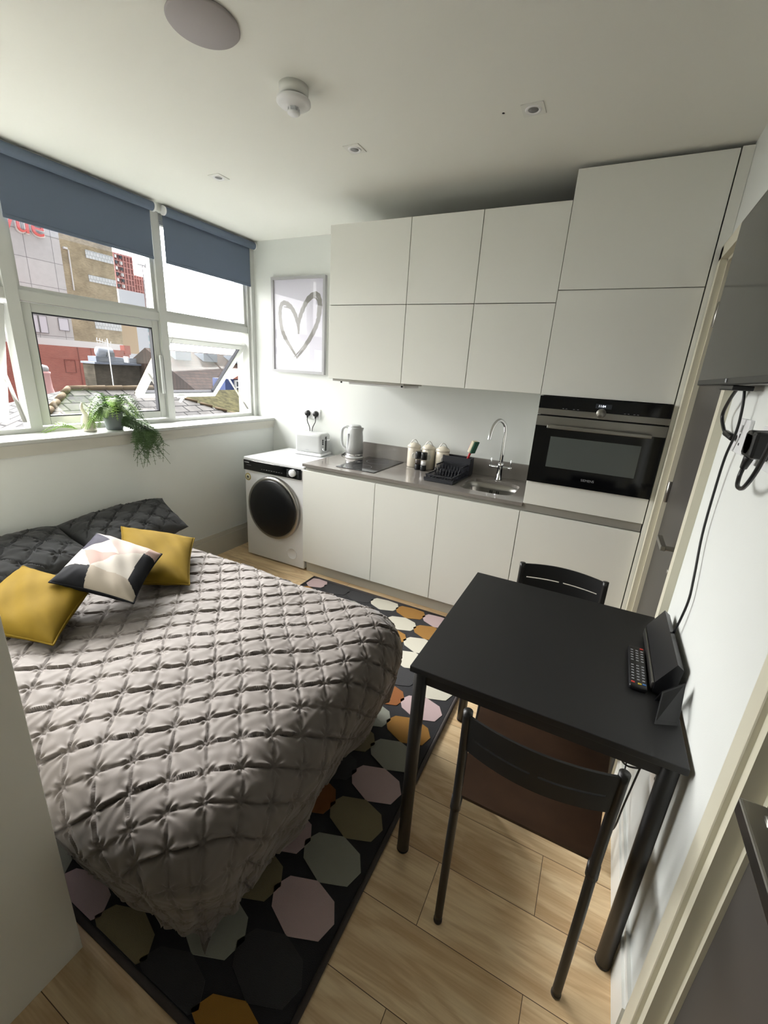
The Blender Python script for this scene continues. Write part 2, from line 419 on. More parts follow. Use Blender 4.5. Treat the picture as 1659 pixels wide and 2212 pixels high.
D2 = tag(B(XR+.034, XR+.076, d2b+.024, d2a-.024, .006, DZ-.014).build('door_2', m_door, loc=(XR+.034, (d2a+d2b)/2, 0)), kind='structure')
s = MB()
s.box(XR+.026, XR+.034, -1.90, -1.845, .90, 1.10, bev=.003)
s.cyl((XR+.03, -1.872, 1.02), (XR-.055, -1.872, 1.02), .010)
s.box(XR-.075, XR-.045, -2.00, -1.845, 1.000, 1.024, bev=.003)
s.build('handle', m_steel, D2)

# ------------------------------------------------------------------ windows
def ring(s, x0, x1, y0, y1, z0, z1, t, mi=0, bev=0):
    s.box(x0, x1, y0, y0+t, z0, z1, mi, bev); s.box(x0, x1, y1-t, y1, z0, z1, mi, bev)
    s.box(x0, x1, y0+t, y1-t, z0, z0+t, mi, bev); s.box(x0, x1, y0+t, y1-t, z1-t, z1, mi, bev)
    return s
ms = [(.59, .53), (-.245, -.30), (-1.11, -1.17), (-1.97, -2.03), (-2.73, -2.78)]   # mullion spans (high y, low y)
Z0, ZT0, ZT1, ZT = 1.095, 1.753, 1.803, 2.405
m_seal = mat('black_rubber_seal', (30, 32, 40), .6)
m_sashin = mat('cream_sash_edge', (226, 214, 178), .4)
for i in range(4):
    yh, yl = ms[i][1], ms[i+1][0]        # opening y range: yl..yh
    ylo = ms[i+1][1]
    o = MB()
    # mullion on the low side, head, transom, bottom rail
    o.box(XG-.075, XG, ylo if i == 3 else ylo, yl, 1.069, ZT)
    if i == 0: o.box(XG-.075, XG+.028, yh+.02, .59, 1.069, ZT); o.box(XG-.075, XG, yh, yh+.02, 1.069, ZT)
    o.box(XG-.075, XG, yl, yh, 1.069, Z0); o.box(XG-.075, XG-.006, yl, yh, ZT0, ZT1); o.box(XG-.075, XG-.01, yl, yh, ZT-.04, ZT)
    # fixed upper light frame
    ring(o, XG-.06, XG-.022, yl, yh, ZT1, ZT-.04, .022)
    wobj = tag(o.build(f'window_{i+1}', m_upvc, loc=(XG, (yl+yh)/2, 1.07)), kind='structure')
    B(XG-.05, XG-.044, yl+.02, yh-.02, ZT1+.018, ZT-.055).build('upper_pane', m_glass, wobj)
    # lower sash, top hung
    ang = {0: -.74, 1: 0, 2: -.30, 3: 0}[i]
    zt = ZT0-.004; drop = {0: .085, 2: .02}.get(i, 0)
    zt -= drop
    zb = zt-(ZT0-Z0-.012)
    if ang == 0:
        R = Matrix.Identity(4); T = .046
    else:
        R = Matrix.Translation((XG-.035, 0, zt)) @ Matrix.Rotation(-ang, 4, 'Y') @ Matrix.Translation((-(XG-.035), 0, -zt)); T = .045
    if i == 0: zb += .04
    a, b = yl+.006, yh-.006
    f = MB()
    for q in ((a, a+T, zb, zt), (b-T, b, zb, zt), (a+T, b-T, zb, zb+T), (a+T, b-T, zt-T, zt)):
        f.box(XG-.055, XG-.016, *q, mi=0, bev=.004, M=R)
    fo = f.build('sash', m_upvc, wobj)
    k = MB()
    g = .007
    for q in ((a+T, a+T+g, zb+T, zt-T), (b-T-g, b-T, zb+T, zt-T), (a+T+g, b-T-g, zb+T, zb+T+g), (a+T+g, b-T-g, zt-T-g, zt-T)):
        k.box(XG-.050, XG-.022, *q, M=R)
    k.build('seal', m_seal, fo)
    if ang:
        k = MB()
        k.box(XG-.063, XG-.055, a, b, zb, zb+.02, M=R); k.box(XG-.063, XG-.0545, a, a+.02, zb, zt, M=R); k.box(XG-.063, XG-.0545, b-.02, b, zb, zt, M=R)
        k.build('sash_edge', m_sashin, fo)
        k = MB(); k.box(XG-.008, XG+.004, (a+b)/2-.045, (a+b)/2+.045, zb+.012, zb+.032, bev=.003, M=R)
        k.box(XG+.004, XG+.016, (a+b)/2-.012, (a+b)/2+.012, zb-.028, zb+.03, bev=.003, M=R)
        k.build('handle', m_white, fo)
        for yy in (a-.002, b-.004):
            p0 = R @ Vector((XG-.03, yy, zb+(zt-zb)*.42)); 
            MB().box(-.0015, .0015, -.009, .009, 0, (Vector((XG-.03, yy, Z0+.03))-p0).length,
                     M=Matrix.Translation(p0) @ (Vector((XG-.03, yy, Z0+.03))-p0).to_track_quat('Z', 'Y').to_matrix().to_4x4() @ Matrix.Rotation(PI/2, 4, 'Z')).build('stay', m_steel, wobj)
    B(XG-.042, XG-.036, a+T-.005, b-T+.005, zb+T-.005, zt-T+.005, M=R).build('pane', m_glass, fo)
    if i == 1:
        MB().box(XG-.008, XG+.012, yh-.034, yh-.016, 1.27, 1.53, bev=.005).build('handle', m_greyw, wobj)

def blind(y0, y1, zb, label, chain):
    t = thing('roller_blind', label, 'blind', (XG+.045, (y0+y1)/2, 2.41), 'roller blinds over the windows')
    x = XG+.046
    MB().cyl((x, y0+.012, 2.412), (x, y1-.012, 2.412), .026, n=28).build('roller', m_blind, t)
    s = MB().box(x-.026, x-.0245, y0+.015, y1-.015, zb+.01, 2.412)
    s.box(x-.03, x-.0205, y0+.015, y1-.015, zb, zb+.018, bev=.002)
    s.build('fabric', m_blind, t)
    for y in (y0, y1-.012):
        MB().cyl((x, y, 2.412), (x, y+.012, 2.412), .028).build('bracket', m_white, t)
    return t
blind(-1.14, -.305, 2.118, 'blue-grey roller blind, half lowered over the wider window behind the fern', 0)
blind(-.245, .587, 2.114, 'blue-grey roller blind nearest the kitchen corner, beside the framed heart', 1)

# ------------------------------------------------------------------ kitchen
X1, X2, X3, X4 = .590, 1.034, 1.524, 2.125
G = .0018
def door(x0, x1, z0, z1, y, name, parent, t=.018):
    return B(x0+G, x1-G, y, y+t, z0+G, z1-G, bev=.0015).build(name, m_cab, parent)
group = 'white handleless base cabinets'
for a, b, lab in ((0, X1, 'white handleless base cabinet under the hob, next to the washing machine'),
                  (X1, X2, 'narrow white handleless base cabinet under the canisters and drying rack'),
                  (X2, X3, 'white handleless base cabinet under the sink')):
    t = thing('base_cabinet', lab, 'cabinet', ((a+b)/2, .3, .095), group)
    B(a+.001, b-.001, .019, .57, .095, .78 if b < 1.2 else .655).build('carcass', m_gap, t)
    door(a, b, .0976, .812, 0, 'door', t)
tag(B(0, 2.13, .05, .066, 0, .093).build('plinth', m_skirt, loc=(1.06, .05, 0)), 'long pale plinth board under the white base cabinets', 'plinth')
# worktop with sink hole
s = MB()
zt, zb = .858, .838
yf = .0; yb2 = YB-.001
s.box(-.004, 1.0, yf, yb2, zb, zt, 0)
hx0, hx1, hy0, hy1 = 1.115, 1.450, .095, .43
inner = rrect(hx0, hx1, hy0, hy1, .075, 8)
cx, cy = (hx0+hx1)/2, (hy0+hy1)/2
ox0, ox1 = 1.0, 1.5305
outer = []
for p in inner:
    dx, dy = p[0]-cx, p[1]-cy
    ks = []
    if dx > 1e-9: ks.append((ox1-cx)/dx)
    if dx < -1e-9: ks.append((ox0-cx)/dx)
    if dy > 1e-9: ks.append((yb2-cy)/dy)
    if dy < -1e-9: ks.append((yf-cy)/dy)
    k = min(ks); outer.append((cx+k*dx, cy+k*dy))
cn = [(ox1, yb2), (ox0, yb2), (ox0, yf), (ox1, yf)]
n = len(inner)
vs = [(p[0], p[1], zt) for p in inner]+[(p[0], p[1], zt) for p in outer]+[(p[0], p[1], zb) for p in inner]+[(p[0], p[1], zb) for p in outer]
fs = []
cv = len(vs); 
for i in range(n):
    j = (i+1) % n
    o0, o1 = outer[i], outer[j]
    c = None
    for q, cc in enumerate(cn):
        if (abs(o0[0]-cc[0]) < 1e-6 and abs(o1[1]-cc[1]) < 1e-6 and abs(o0[1]-o1[1]) > 1e-6 and abs(o0[0]-o1[0]) > 1e-6) or \
           (abs(o0[1]-cc[1]) < 1e-6 and abs(o1[0]-cc[0]) < 1e-6 and abs(o0[1]-o1[1]) > 1e-6 and abs(o0[0]-o1[0]) > 1e-6): c = cc
    if c:
        vs.append((c[0], c[1], zt)); vs.append((c[0], c[1], zb)); k = len(vs)-2
        fs += [(i, n+i, k, n+j, j), (2*n+i, 2*n+j, 3*n+j, k+1, 3*n+i), (n+i, 3*n+i, k+1, k), (k, k+1, 3*n+j, n+j)]
    else:
        fs += [(i, n+i, n+j, j), (2*n+i, 2*n+j, 3*n+j, 3*n+i), (n+i, 3*n+i, 3*n+j, n+j)]
    fs.append((i, j, 2*n+j, 2*n+i))
s.add(vs, fs)
wt = tag(s.build('worktop', m_quartz, loc=(.75, .3, .838)), 'grey stone worktop running from the washing machine to the oven tower', 'worktop')
B(.165, 1.5305, YB-.019, YB-.001, .8585, .972).build('upstand', m_quartz, wt)
MB().box(.012, 2.122, .022, .035, .782, .8375).box(X3+.008, 2.122, .010, .035, .815, .8565).build('channel', m_chan, wt)
# sink
s = MB()
loops = []
for r_, z, rr in ((0, .8375, .075), (.0, .80, .075), (.012, .70, .07), (.045, .672, .05), (.12, .668, .03)):
    loops.append([(p[0], p[1], z) for p in rrect(hx0+.004+r_, hx1-.004-r_, hy0+.004+r_, hy1-.004-r_, rr, 8)])
L0 = [(p[0], p[1], .8375) for p in rrect(hx0-.02, hx1+.02, hy0-.02, hy1+.02, .09, 8)]
loops = [L0]+loops
vs = [p for l in loops for p in l]; nn = len(L0)
fs = [(i*nn+k, i*nn+(k+1) % nn, (i+1)*nn+(k+1) % nn, (i+1)*nn+k) for i in range(len(loops)-1) for k in range(nn)]
fs.append([(len(loops)-1)*nn+k for k in range(nn)])
s.add(vs, fs, 0, True)
sk = tag(s.build('sink', m_steel, loc=(cx, cy, .668), fix=False), 'stainless steel undermount sink set into the grey worktop', 'sink')
MB().lathe([(.03, 0), (.038, .003), (.03, .005)], c=(cx, cy, .669)).build('drain', m_chrome, sk)
s = MB()
for q in (-.028, -.016, .016, .028): B(cx+q-.003, cx+q+.003, hy1-.013, hy1-.009, .765, .795).build('overflow_slot', m_black, sk)
# tap
t = thing('kitchen_tap', 'tall chrome swan-neck mixer tap with two upright levers behind the sink', 'tap', (1.285, .49, .858))
MB().lathe([(.026, 0), (.026, .006), (.021, .012), (.019, .09), (.021, .10), (.019, .115), (.013, .12)], c=(1.285, .49, .858)).build('body', m_chrome, t)
MB().tube([(1.285, .49, .97), (1.285, .49, 1.10), (1.285, .488, 1.19), (1.272, .478, 1.238), (1.245, .445, 1.258), (1.222, .41, 1.225), (1.212, .385, 1.16), (1.210, .38, 1.135)], .0125, n=16).build('spout', m_chrome, t)
MB().cyl((1.213, .49, .945), (1.357, .49, .945), .010).build('crossbar', m_chrome, t)
for x in (1.220, 1.350): MB().cyl((x, .49, .945), (x, .49, 1.005), .0045, n=12).lathe([(.012, 0), (.012, .02)], c=(x, .49, .936), n=16).build('lever', m_chrome, t)
# oven tower
t = thing('oven_tower_cabinet', 'tall white cabinet built around the oven, reaching almost to the ceiling', 'cabinet', (1.83, .3, .095))
s = MB(); s.box(X3+.008, X4, .019, YB-.002, .095, .78); s.box(X3+.008, X4, .04, YB-.002, .78, .99); s.box(X3+.008, X4, .019, YB-.002, 1.449, 2.43); s.box(X3+.008, X3+.02, .019, YB-.002, .86, 2.43); s.box(X3+.02, X4, .5, YB-.002, .99, 1.449)
s.build('carcass', m_cab, t)
door(X3, X4, .0976, .812, 0, 'door', t); door(X3+.008, X4, .858, .992, 0, 'panel', t)
door(X3+.0062, X4, 1.447, 1.938, 0, 'door', t); door(X3+.0062, X4, 1.938, 2.432, 0, 'door', t)
MB().box(X4+.003, XR-.001, 0, .02, 0, 2.434).build('filler_panel', m_cab, t)
# wall cabinets
group = 'white wall cabinets above the worktop'
for a, b, lab in ((.2024, .725, 'white wall cabinet with two stacked lift-up doors beside the framed heart, extractor beneath'),
                  (.725, 1.1205, 'middle white wall cabinet of the three above the worktop'),
                  (1.1205, 1.5318, 'white wall cabinet joined to the tall oven tower')):
    t = thing('wall_cabinet', lab, 'cabinet', ((a+b)/2, .3, 1.45), group)
    B(a+.001, b-.001, .0145, YB-.002, 1.452, 2.311).build('carcass', m_cab, t)
    for z0, z1 in ((1.450, 1.883), (1.883, 2.313)): door(a, b, z0, z1, -.001, 'door', t, .014)
    s = B(a+.004, b-.004, .0128, .0144, 1.455, 2.308).build('gap_shadow', m_gap, t)
t = thing('extractor_hood', 'slim grey extractor set under the white wall cabinet above the hob', 'extractor', (.48, .16, 1.45))
B(.225, .735, .02, .31, 1.438, 1.4515, bev=.002).build('housing', m_chan, t)
B(.33, .73, .05, .27, 1.424, 1.438, bev=.002).build('filter_panel', m_white, t)
for x in (.28, .715): MB().cyl((x, .04, 1.438), (x, .04, 1.428), .006).build('button', m_blackp, t)
# oven
t = thing('oven', 'built-in black compact oven with steel bar handle and round dial in the tall cabinet', 'oven', (1.83, 0, .993))
ox0, ox1 = X3+.010, X4-.001
B(ox0+.01, ox1-.01, .02, .49, .995, 1.445).build('body', m_black, t)
cp = B(ox0, ox1, -.018, .02, 1.384, 1.445, bev=.001).build('control_panel', m_gloss, t)
B(ox0, ox1, -.019, .02, 1.353, 1.3835, bev=.001).build('trim', m_steel, t)
B(1.80, 1.872, -.0186, -.018, 1.404, 1.426).build('display', mat('display_grey', (50, 54, 60), .2), cp)
text('clock', '11:04', .015, front(1.829, -.0190, 1.415), m_clock, cp)
s = MB()
for x in (1.65, 1.665, 1.70, 1.72, 1.93, 1.945, 1.97, 1.985): B(x, x+.008, -.0186, -.018, 1.388, 1.390).build('touch_mark', m_mark, cp)
MB().cyl((1.831, -.019, 1.382), (1.831, -.040, 1.382), .022, n=32).build('dial', m_steel, t)
dr = MB().box(ox0, ox1, -.018, .02, .993, 1.350, 0, bev=.001).build('door', m_gloss, t)
B(ox0, ox1, -.0192, -.0175, 1.296, 1.346).build('steel_band', m_steel, dr)
B(1.618, 2.035, -.0188, -.0178, 1.085, 1.245).build('window', mat('oven_glass_reflection_tint', (84, 90, 88), .05, coat=.3), dr)  # grey base colour imitates the room reflected in the oven window
h = MB(); h.box(1.595, 2.065, -.062, -.050, 1.288, 1.306, bev=.003)
for x in (1.615, 2.045): h.box(x-.012, x+.012, -.052, -.018, 1.291, 1.303)
h.build('handle', m_steel, dr)
text('logo', 'SIEMENS', .017, front(1.833, -.0186, 1.038), m_mark, dr)
# hob
hb = tag(B(.232, .536, .075, .56, .8585, .863, bev=.0015).build('hob', m_hob, loc=(.384, .32, .8585)), 'black glass two-zone hob set in the worktop beside the kettle', 'hob')
s = MB()
for cyy, r in ((.19, .065), (.42, .085)):
    n_ = 48
    vs = [((.384+rr*math.cos(2*PI*k/n_)), cyy+rr*math.sin(2*PI*k/n_), .8632) for rr in (r, r-.0015) for k in range(n_)]
    s.add(vs, [(k, (k+1) % n_, n_+(k+1) % n_, n_+k) for k in range(n_)])
s.build('zone_ring', m_mark, hb)

# washing machine
t = thing('washing_machine', 'white washing machine with large black round door below the window corner', 'washing machine', (-.29, .3, 0))
B(-.584, -.010, .03, .565, .012, .790, bev=.006).build('body', m_white, t)
B(-.586, -.008, .022, .57, .792, .826, bev=.006).build('top', m_white, t)
cpn = MB().box(-.578, -.030, .012, .034, .727, .806, bev=.003).build('control_panel', m_gloss, t)
MB().cyl((-.095, .012, .772), (-.095, -.008, .772), .027, n=32).build('dial', m_white, cpn)
for k in range(6):
    for xa, xb in ((-.155, -.132), (-.062, -.040)): B(xa, xb, .0112, .012, .740+k*.010, .7415+k*.010).build('marking', m_mark, cpn)
B(-.568, -.52, .0112, .012, .786, .790).build('marking', m_mark, cpn); B(-.545, -.50, .0112, .012, .768, .7695).build('marking', m_mark, cpn)
for k in range(9): B(-.40+k*.024, -.388+k*.024, .0112, .012, .752, .754).build('marking', m_mark, cpn)
Rd = Matrix.Translation((-.287, .03, .462)) @ Matrix.Rotation(PI/2, 4, 'X')
do = MB().lathe([(.247, 0), (.250, .012), (.244, .030), (.228, .036), (.224, .034)], n=64, M=Rd, cap=False).build('door', m_steel, t)
MB().lathe([(.226, .0), (.226, .033), (.215, .042), (.15, .050), (.06, .055), (.001, .056)], n=64, M=Rd).build('door_glass', m_porth, do)
Rf = Matrix.Translation((-.125, .0295, .115)) @ Matrix.Rotation(PI/2, 4, 'X')
MB().lathe([(.047, -.002), (.047, .001), (.045, .0015), (.044, .0005), (.001, .0005)], n=40, M=Rf).build('filter_cover', m_white, t)
Rs = Matrix.Translation((-.552, .0295, .668)) @ Matrix.Rotation(PI/2, 4, 'X')
st = MB().lathe([(.029, 0), (.029, .001)], n=32, M=Rs).build('sticker', mat('sticker_gold', (190, 168, 100), .5), t)
s = MB().lathe([(.021, .0008), (.021, .0014)], n=32, M=Rs)
s.build('sticker_disc', mat('sticker_cream', (226, 222, 196), .5), st)
pts = []
for k in range(10):
    a = PI/2+k*PI/5; r = .014 if k % 2 == 0 else .006; pts.append((-.552+r*math.cos(a), .668+r*math.sin(a)))
MB().prism(pts, 'y', .0278, .0266).build('sticker_leaf', m_black, st)
for x in (-.54, -.05):
    for y in (.09, .5): MB().cyl((x, y, 0), (x, y, .014), .02).build('foot', m_blackp, t)

# toaster
def rotz(c, a): return Matrix.Translation(c) @ Matrix.Rotation(a, 4, 'Z') @ Matrix.Translation(-Vector(c))
tc0 = (-.265, .475, .827)
t = thing('toaster', 'white two-slice toaster standing on top of the washing machine', 'toaster', tc0)
Mt = rotz(tc0, .06)
MB().box(-.385, -.135, .395, .555, .845, 1.010, bev=.028, M=Mt, seg=5).build('body', m_greyw, t)
MB().box(-.392, -.128, .388, .562, .829, .852, bev=.009, M=Mt, seg=3).build('base', m_white, t)
s = MB(); s.box(-.365, -.175, .432, .462, 1.0045, 1.0065, M=Mt); s.box(-.365, -.175, .49, .52, 1.0045, 1.0065, M=Mt); s.build('slot', m_black, t)
B(-.1355, -.133, .465, .485, .87, .985, M=Mt).build('lever_track', m_blackp, t)
B(-.134, -.105, .455, .495, .955, .967, bev=.003, M=Mt).build('lever', m_chrome, t)
for z in (.93, .945, .96): MB().add(*(lambda q: (q.v, q.f))(MB().cyl((-.135, .425, z), (-.128, .425, z), .006, n=12)), M=Mt, smooth=True).build('button', m_blackp, t)
MB().add(*(lambda q: (q.v, q.f))(MB().cyl((-.135, .425, .89), (-.118, .425, .89), .013, n=20)), M=Mt, smooth=True).build('dial', m_chrome, t)
B(-.275, -.245, .3935, .395, .872, .876, M=Mt).build('logo', m_mark, t)
# kettle
kc = (.155, .455)
t = thing('kettle', 'pale grey electric kettle with chrome base ring, standing beside the hob', 'kettle', (kc[0], kc[1], .8585))
MB().lathe([(.066, 0), (.070, .004), (.070, .014), (.064, .018)], c=(kc[0], kc[1], .8585), n=40).build('base', m_white, t)
MB().lathe([(.069, 0), (.0695, .016), (.068, .018)], c=(kc[0], kc[1], .876), n=40).build('chrome_ring', m_chrome, t)
MB().lathe([(.0685, 0), (.067, .06), (.062, .13), (.057, .185), (.055, .198), (.050, .203)], c=(kc[0], kc[1], .894), n=40).build('body', m_greyw, t)
MB().lathe([(.048, 0), (.047, .010), (.035, .018), (.001, .020)], c=(kc[0], kc[1], 1.096), n=32).build('lid', m_greyw, t)
MB().add([(.195, .435, 1.10), (.195, .475, 1.10), (.232, .455, 1.098), (.205, .44, 1.04), (.205, .47, 1.04)], [(0, 2, 1), (0, 3, 2), (2, 4, 1), (3, 4, 2), (0, 1, 4, 3)]).build('spout', m_greyw, t)
MB().tube([(.105, .455, 1.085), (.075, .45, 1.092), (.045, .447, 1.07), (.040, .446, 1.0), (.050, .447, .945), (.085, .45, .915)], .011, n=12).build('handle', m_greyw, t)
B(.125, .137, .3925, .40, .93, 1.05, bev=.003).build('water_gauge', m_mark, t)
B(.138, .162, .3885, .39, .912, .916).build('logo', m_mark, t)
MB().tube([(.085, .47, .866), (.06, .45, .866), (.035, .46, .8625), (.02, .5, .8620), (.0, .57, .8620)], .003, n=8).build('cord', m_black, t)

# sockets + plugs on kitchen wall
def socket_front(x0, x1, z0, z1, y, label):
    t = thing('wall_socket', label, 'socket', ((x0+x1)/2, y, (z0+z1)/2))
    B(x0, x1, y-.009, y, z0, z1, bev=.002).build('plate', m_white, t)
    for k in (-.012, .012): B((x0+x1)/2+k-.006, (x0+x1)/2+k+.006, y-.012, y-.008, z1-.03, z1-.012, bev=.001).build('switch', m_white, t)
    return t
socket_front(-.416, -.264, 1.103, 1.185, YB, 'white double wall socket above the toaster, both outlets in use')
for x, lab, ex in ((-.385, 'left black plug in the socket above the toaster', -.36), (-.303, 'right black plug in the socket above the toaster', -.335)):
    t = thing('plug', lab, 'plug', (x, YB-.01, 1.145), 'black plugs above the toaster')
    MB().cyl((x, YB-.010, 1.145), (x, YB-.035, 1.145), .025, .020, n=24).cyl((x, YB-.022, 1.125), (x, YB-.022, 1.108), .008).build('body', m_blackp, t)
    MB().tube([(x, YB-.022, 1.11), (x+.001, YB-.024, 1.08), (ex, YB-.020, 1.02), (ex, YB-.018, .95), (ex, YB-.012, .90)], .0035, n=8).build('cord', m_blackp, t)

# canisters
def canister(x, y):
    t = thing('canister', 'leftmost cream storage canister with domed lid on the worktop', 'canister', (x, y, .8585), 'cream canisters by the kitchen wall')
    c = (x, y, .8585)
    MB().lathe([(.045, 0), (.0475, .003), (.0475, .140), (.046, .143)], c=c, n=40).build('body', m_canm, t)
    ld = MB().lathe([(.049, .141), (.0495, .148), (.049, .154), (.040, .163), (.022, .172), (.010, .177), (.001, .178)], c=c, n=40).build('lid', m_canm, t)
    MB().tube([(x-.034, y, .8585+.163), (x-.022, y, .8585+.180), (x-.008, y, .8585+.196), (x+.008, y, .8585+.196), (x+.022, y, .8585+.180), (x+.034, y, .8585+.163)], .0028, n=8).build('handle', m_steel, ld)
    R_ = Matrix.Translation((x, y, .8585+.088)) @ Matrix.Rotation(.45, 4, 'Z') @ Matrix.Rotation(PI/2, 4, 'X')
    MB().add(*(lambda q: ([Vector((v.x*.8, v.y*1.05, v.z)) for v in q.v], q.f))(MB().lathe([(.0215, .0445), (.0215, .0490), (.0175, .0490), (.0165, .0482), (.001, .0482)], n=32)), M=R_, smooth=True).build('label_plate', mat('white_relief', (240, 238, 230), .4), t)
    return t
c0 = canister(.645, .49)
copy_tree(c0, (.114, 0, 0), 'middle cream storage canister, behind the salt and pepper mills')
copy_tree(c0, (.224, -.004, 0), 'cream storage canister nearest the black drying rack')
def mill(x, y, fill, label):
    t = thing('mill', label, 'mill', (x, y, .8585), 'salt and pepper mills'); c = (x, y, .8585)
    MB().lathe([(.020, 0), (.0215, .003), (.0215, .036), (.020, .038)], c=c, n=28).build('base', m_blackp, t)
    MB().lathe([(.020, .038), (.020, .078)], c=c, n=28).build('jar', m_clear, t)
    MB().lathe([(.018, .039), (.018, .066)], c=c, n=24).build('contents', fill, t)
    MB().lathe([(.020, .078), (.0225, .080), (.0225, .128), (.020, .131)], c=c, n=28).build('grinder_cap', m_blackp, t)
mill(.716, .405, mat('peppercorns', (60, 48, 44), .8, bump=.6, bscale=300), 'black pepper mill left of the salt mill')
mill(.764, .395, m_salt, 'black-capped salt mill showing white salt')

# dish rack
t = thing('dish_rack', 'dark plastic dish drying rack on the worktop left of the sink', 'dish rack', (.99, .31, .8585))
Mr = rotz((.985, .3, 0), -.04)
s = MB().box(.885, 1.085, .12, .50, .8590, .866, bev=.003, M=Mr)
s.box(.885, 1.085, .12, .127, .866, .884, M=Mr)
s.build('tray', m_navy, t)
s = MB()
for y in (.13, ): s.box(.892, 1.078, y, y+.008, .895, .902, M=Mr)
for x in (.892, 1.070): s.box(x, x+.008, .13, .42, .895, .902, M=Mr); s.box(x, x+.008, .30, .42, .935, .942, M=Mr)
s.box(.892, 1.078, .41, .418, .935, .942, M=Mr)
for k in range(14): 
    y = .135+k*.021
    for x in (.893, 1.071): s.box(x, x+.005, y, y+.004, .862, .897 if y < .30 else .937, M=Mr)
for k in range(9):
    x = .9+k*.021; s.box(x, x+.004, .132, .137, .866, .897, M=Mr); s.box(x, x+.004, .13, .42, .872, .876, M=Mr)
    s.tube([Mr @ Vector((x, .25, .874)), Mr @ Vector((x, .27, .925)), Mr @ Vector((x, .29, .874))], .002, n=6)
    s.tube([Mr @ Vector((x, .34, .874)), Mr @ Vector((x, .36, .930)), Mr @ Vector((x, .38, .874))], .002, n=6)
s.build('rack', m_navy, t)
s = MB()
s.box(.885, 1.09, .425, .430, .866, .985, bev=.002, M=Mr); s.box(.885, 1.09, .495, .500, .866, .985, bev=.002, M=Mr)
s.box(.885, .890, .43, .495, .866, .985, M=Mr); s.box(1.085, 1.09, .43, .495, .866, .985, M=Mr); s.box(.89, 1.085, .43, .495, .866, .870, M=Mr)
s.build('cutlery_holder', m_navy, t)
t = thing('dish_brush', 'red-handled washing-up sponge brush standing in the drying rack', 'brush', (1.06, .465, .872))
MB().tube([(1.040, .468, .88), (1.062, .464, .98), (1.085, .455, 1.045)], .008, n=10).build('handle', m_red, t)
Mb = Matrix.Translation((1.10, .448, 1.062)) @ Matrix.Rotation(.30, 4, 'Y') @ Matrix.Rotation(-.25, 4, 'Z')
B(-.022, .0, -.028, .028, -.042, .042, bev=.005, M=Mb, seg=3).build('sponge', m_sponge, t)
B(.0, .011, -.028, .028, -.042, .042, bev=.003, M=Mb).build('scourer', m_green, t)
B(-.027, -.022, -.02, .02, -.034, .034, bev=.002, M=Mb).build('head', m_red, t)

# ------------------------------------------------------------------ picture
px0, px1, pz0, pz1 = -.750, -.222, 1.462, 2.180
t = thing('picture_frame', 'grey-framed print of a brushed heart hanging between window and wall cabinets', 'picture', ((px0+px1)/2, YB, (pz0+pz1)/2))
s = MB(); f_ = .020
for q in ((px0, px0+f_, pz0, pz1), (px1-f_, px1, pz0, pz1), (px0+f_, px1-f_, pz0, pz0+f_), (px0+f_, px1-f_, pz1-f_, pz1)): s.box(q[0], q[1], YB-.028, YB, q[2], q[3])
s.build('frame', m_card, t)
pr = B(px0+f_, px1-f_, YB-.012, YB-.004, pz0+f_, pz1-f_).build('print', m_paper, t)
def H(u, v): return (px0+(px1-px0)*u, pz1-(pz1-pz0)*v)
def ribbon(s, pts, wd, y, taper=True):
    P = [Vector(H(*p)) for p in pts]; Q = []
    for i in range(len(P)-1):
        a = P[max(i-1, 0)]; b = P[i]; c = P[i+1]; d = P[min(i+2, len(P)-1)]
        for k in range(8):
            tt = k/8; Q.append(.5*((2*b)+(c-a)*tt+(2*a-5*b+4*c-d)*tt*tt+(3*b-a-3*c+d)*tt**3))
    Q.append(P[-1]); vs = []; n = len(Q)
    for i, p in enumerate(Q):
        tg = (Q[min(i+1, n-1)]-Q[max(i-1, 0)]).normalized(); nn = Vector((-tg.y, tg.x))
        f = i/(n-1); ww = wd*(min(1, .35+4*f, .35+3*(1-f)) if taper else 1)*(1+.12*math.sin(i*1.7))
        vs += [(p.x+nn.x*ww, y, p.y+nn.y*ww), (p.x-nn.x*ww, y, p.y-nn.y*ww)]
    s.add(vs, [(2*i, 2*i+1, 2*i+3, 2*i+2) for i in range(n-1)])
s = MB()
ribbon(s, [(.50, .58), (.50, .50), (.44, .38), (.34, .29), (.21, .26), (.15, .34), (.17, .50), (.24, .62), (.36, .73), (.47, .83)], .017, YB-.0124)
ribbon(s, [(.505, .58), (.51, .46), (.58, .33), (.70, .21), (.84, .18), (.90, .27), (.87, .42), (.78, .56), (.62, .72), (.46, .84)], .018, YB-.0125)
ribbon(s, [(.49, .50), (.42, .36), (.32, .31), (.22, .30)], .006, YB-.0126)
ribbon(s, [(.66, .27), (.78, .21), (.86, .26), (.84, .40)], .006, YB-.0126)
ribbon(s, [(.41, .83), (.55, .74), (.72, .59), (.82, .47)], .005, YB-.0126)
s.build('heart_artwork', m_brush, pr)
B(px0+f_, px1-f_, YB-.018, YB-.0165, pz0+f_, pz1-f_).build('glass', m_glass, t)

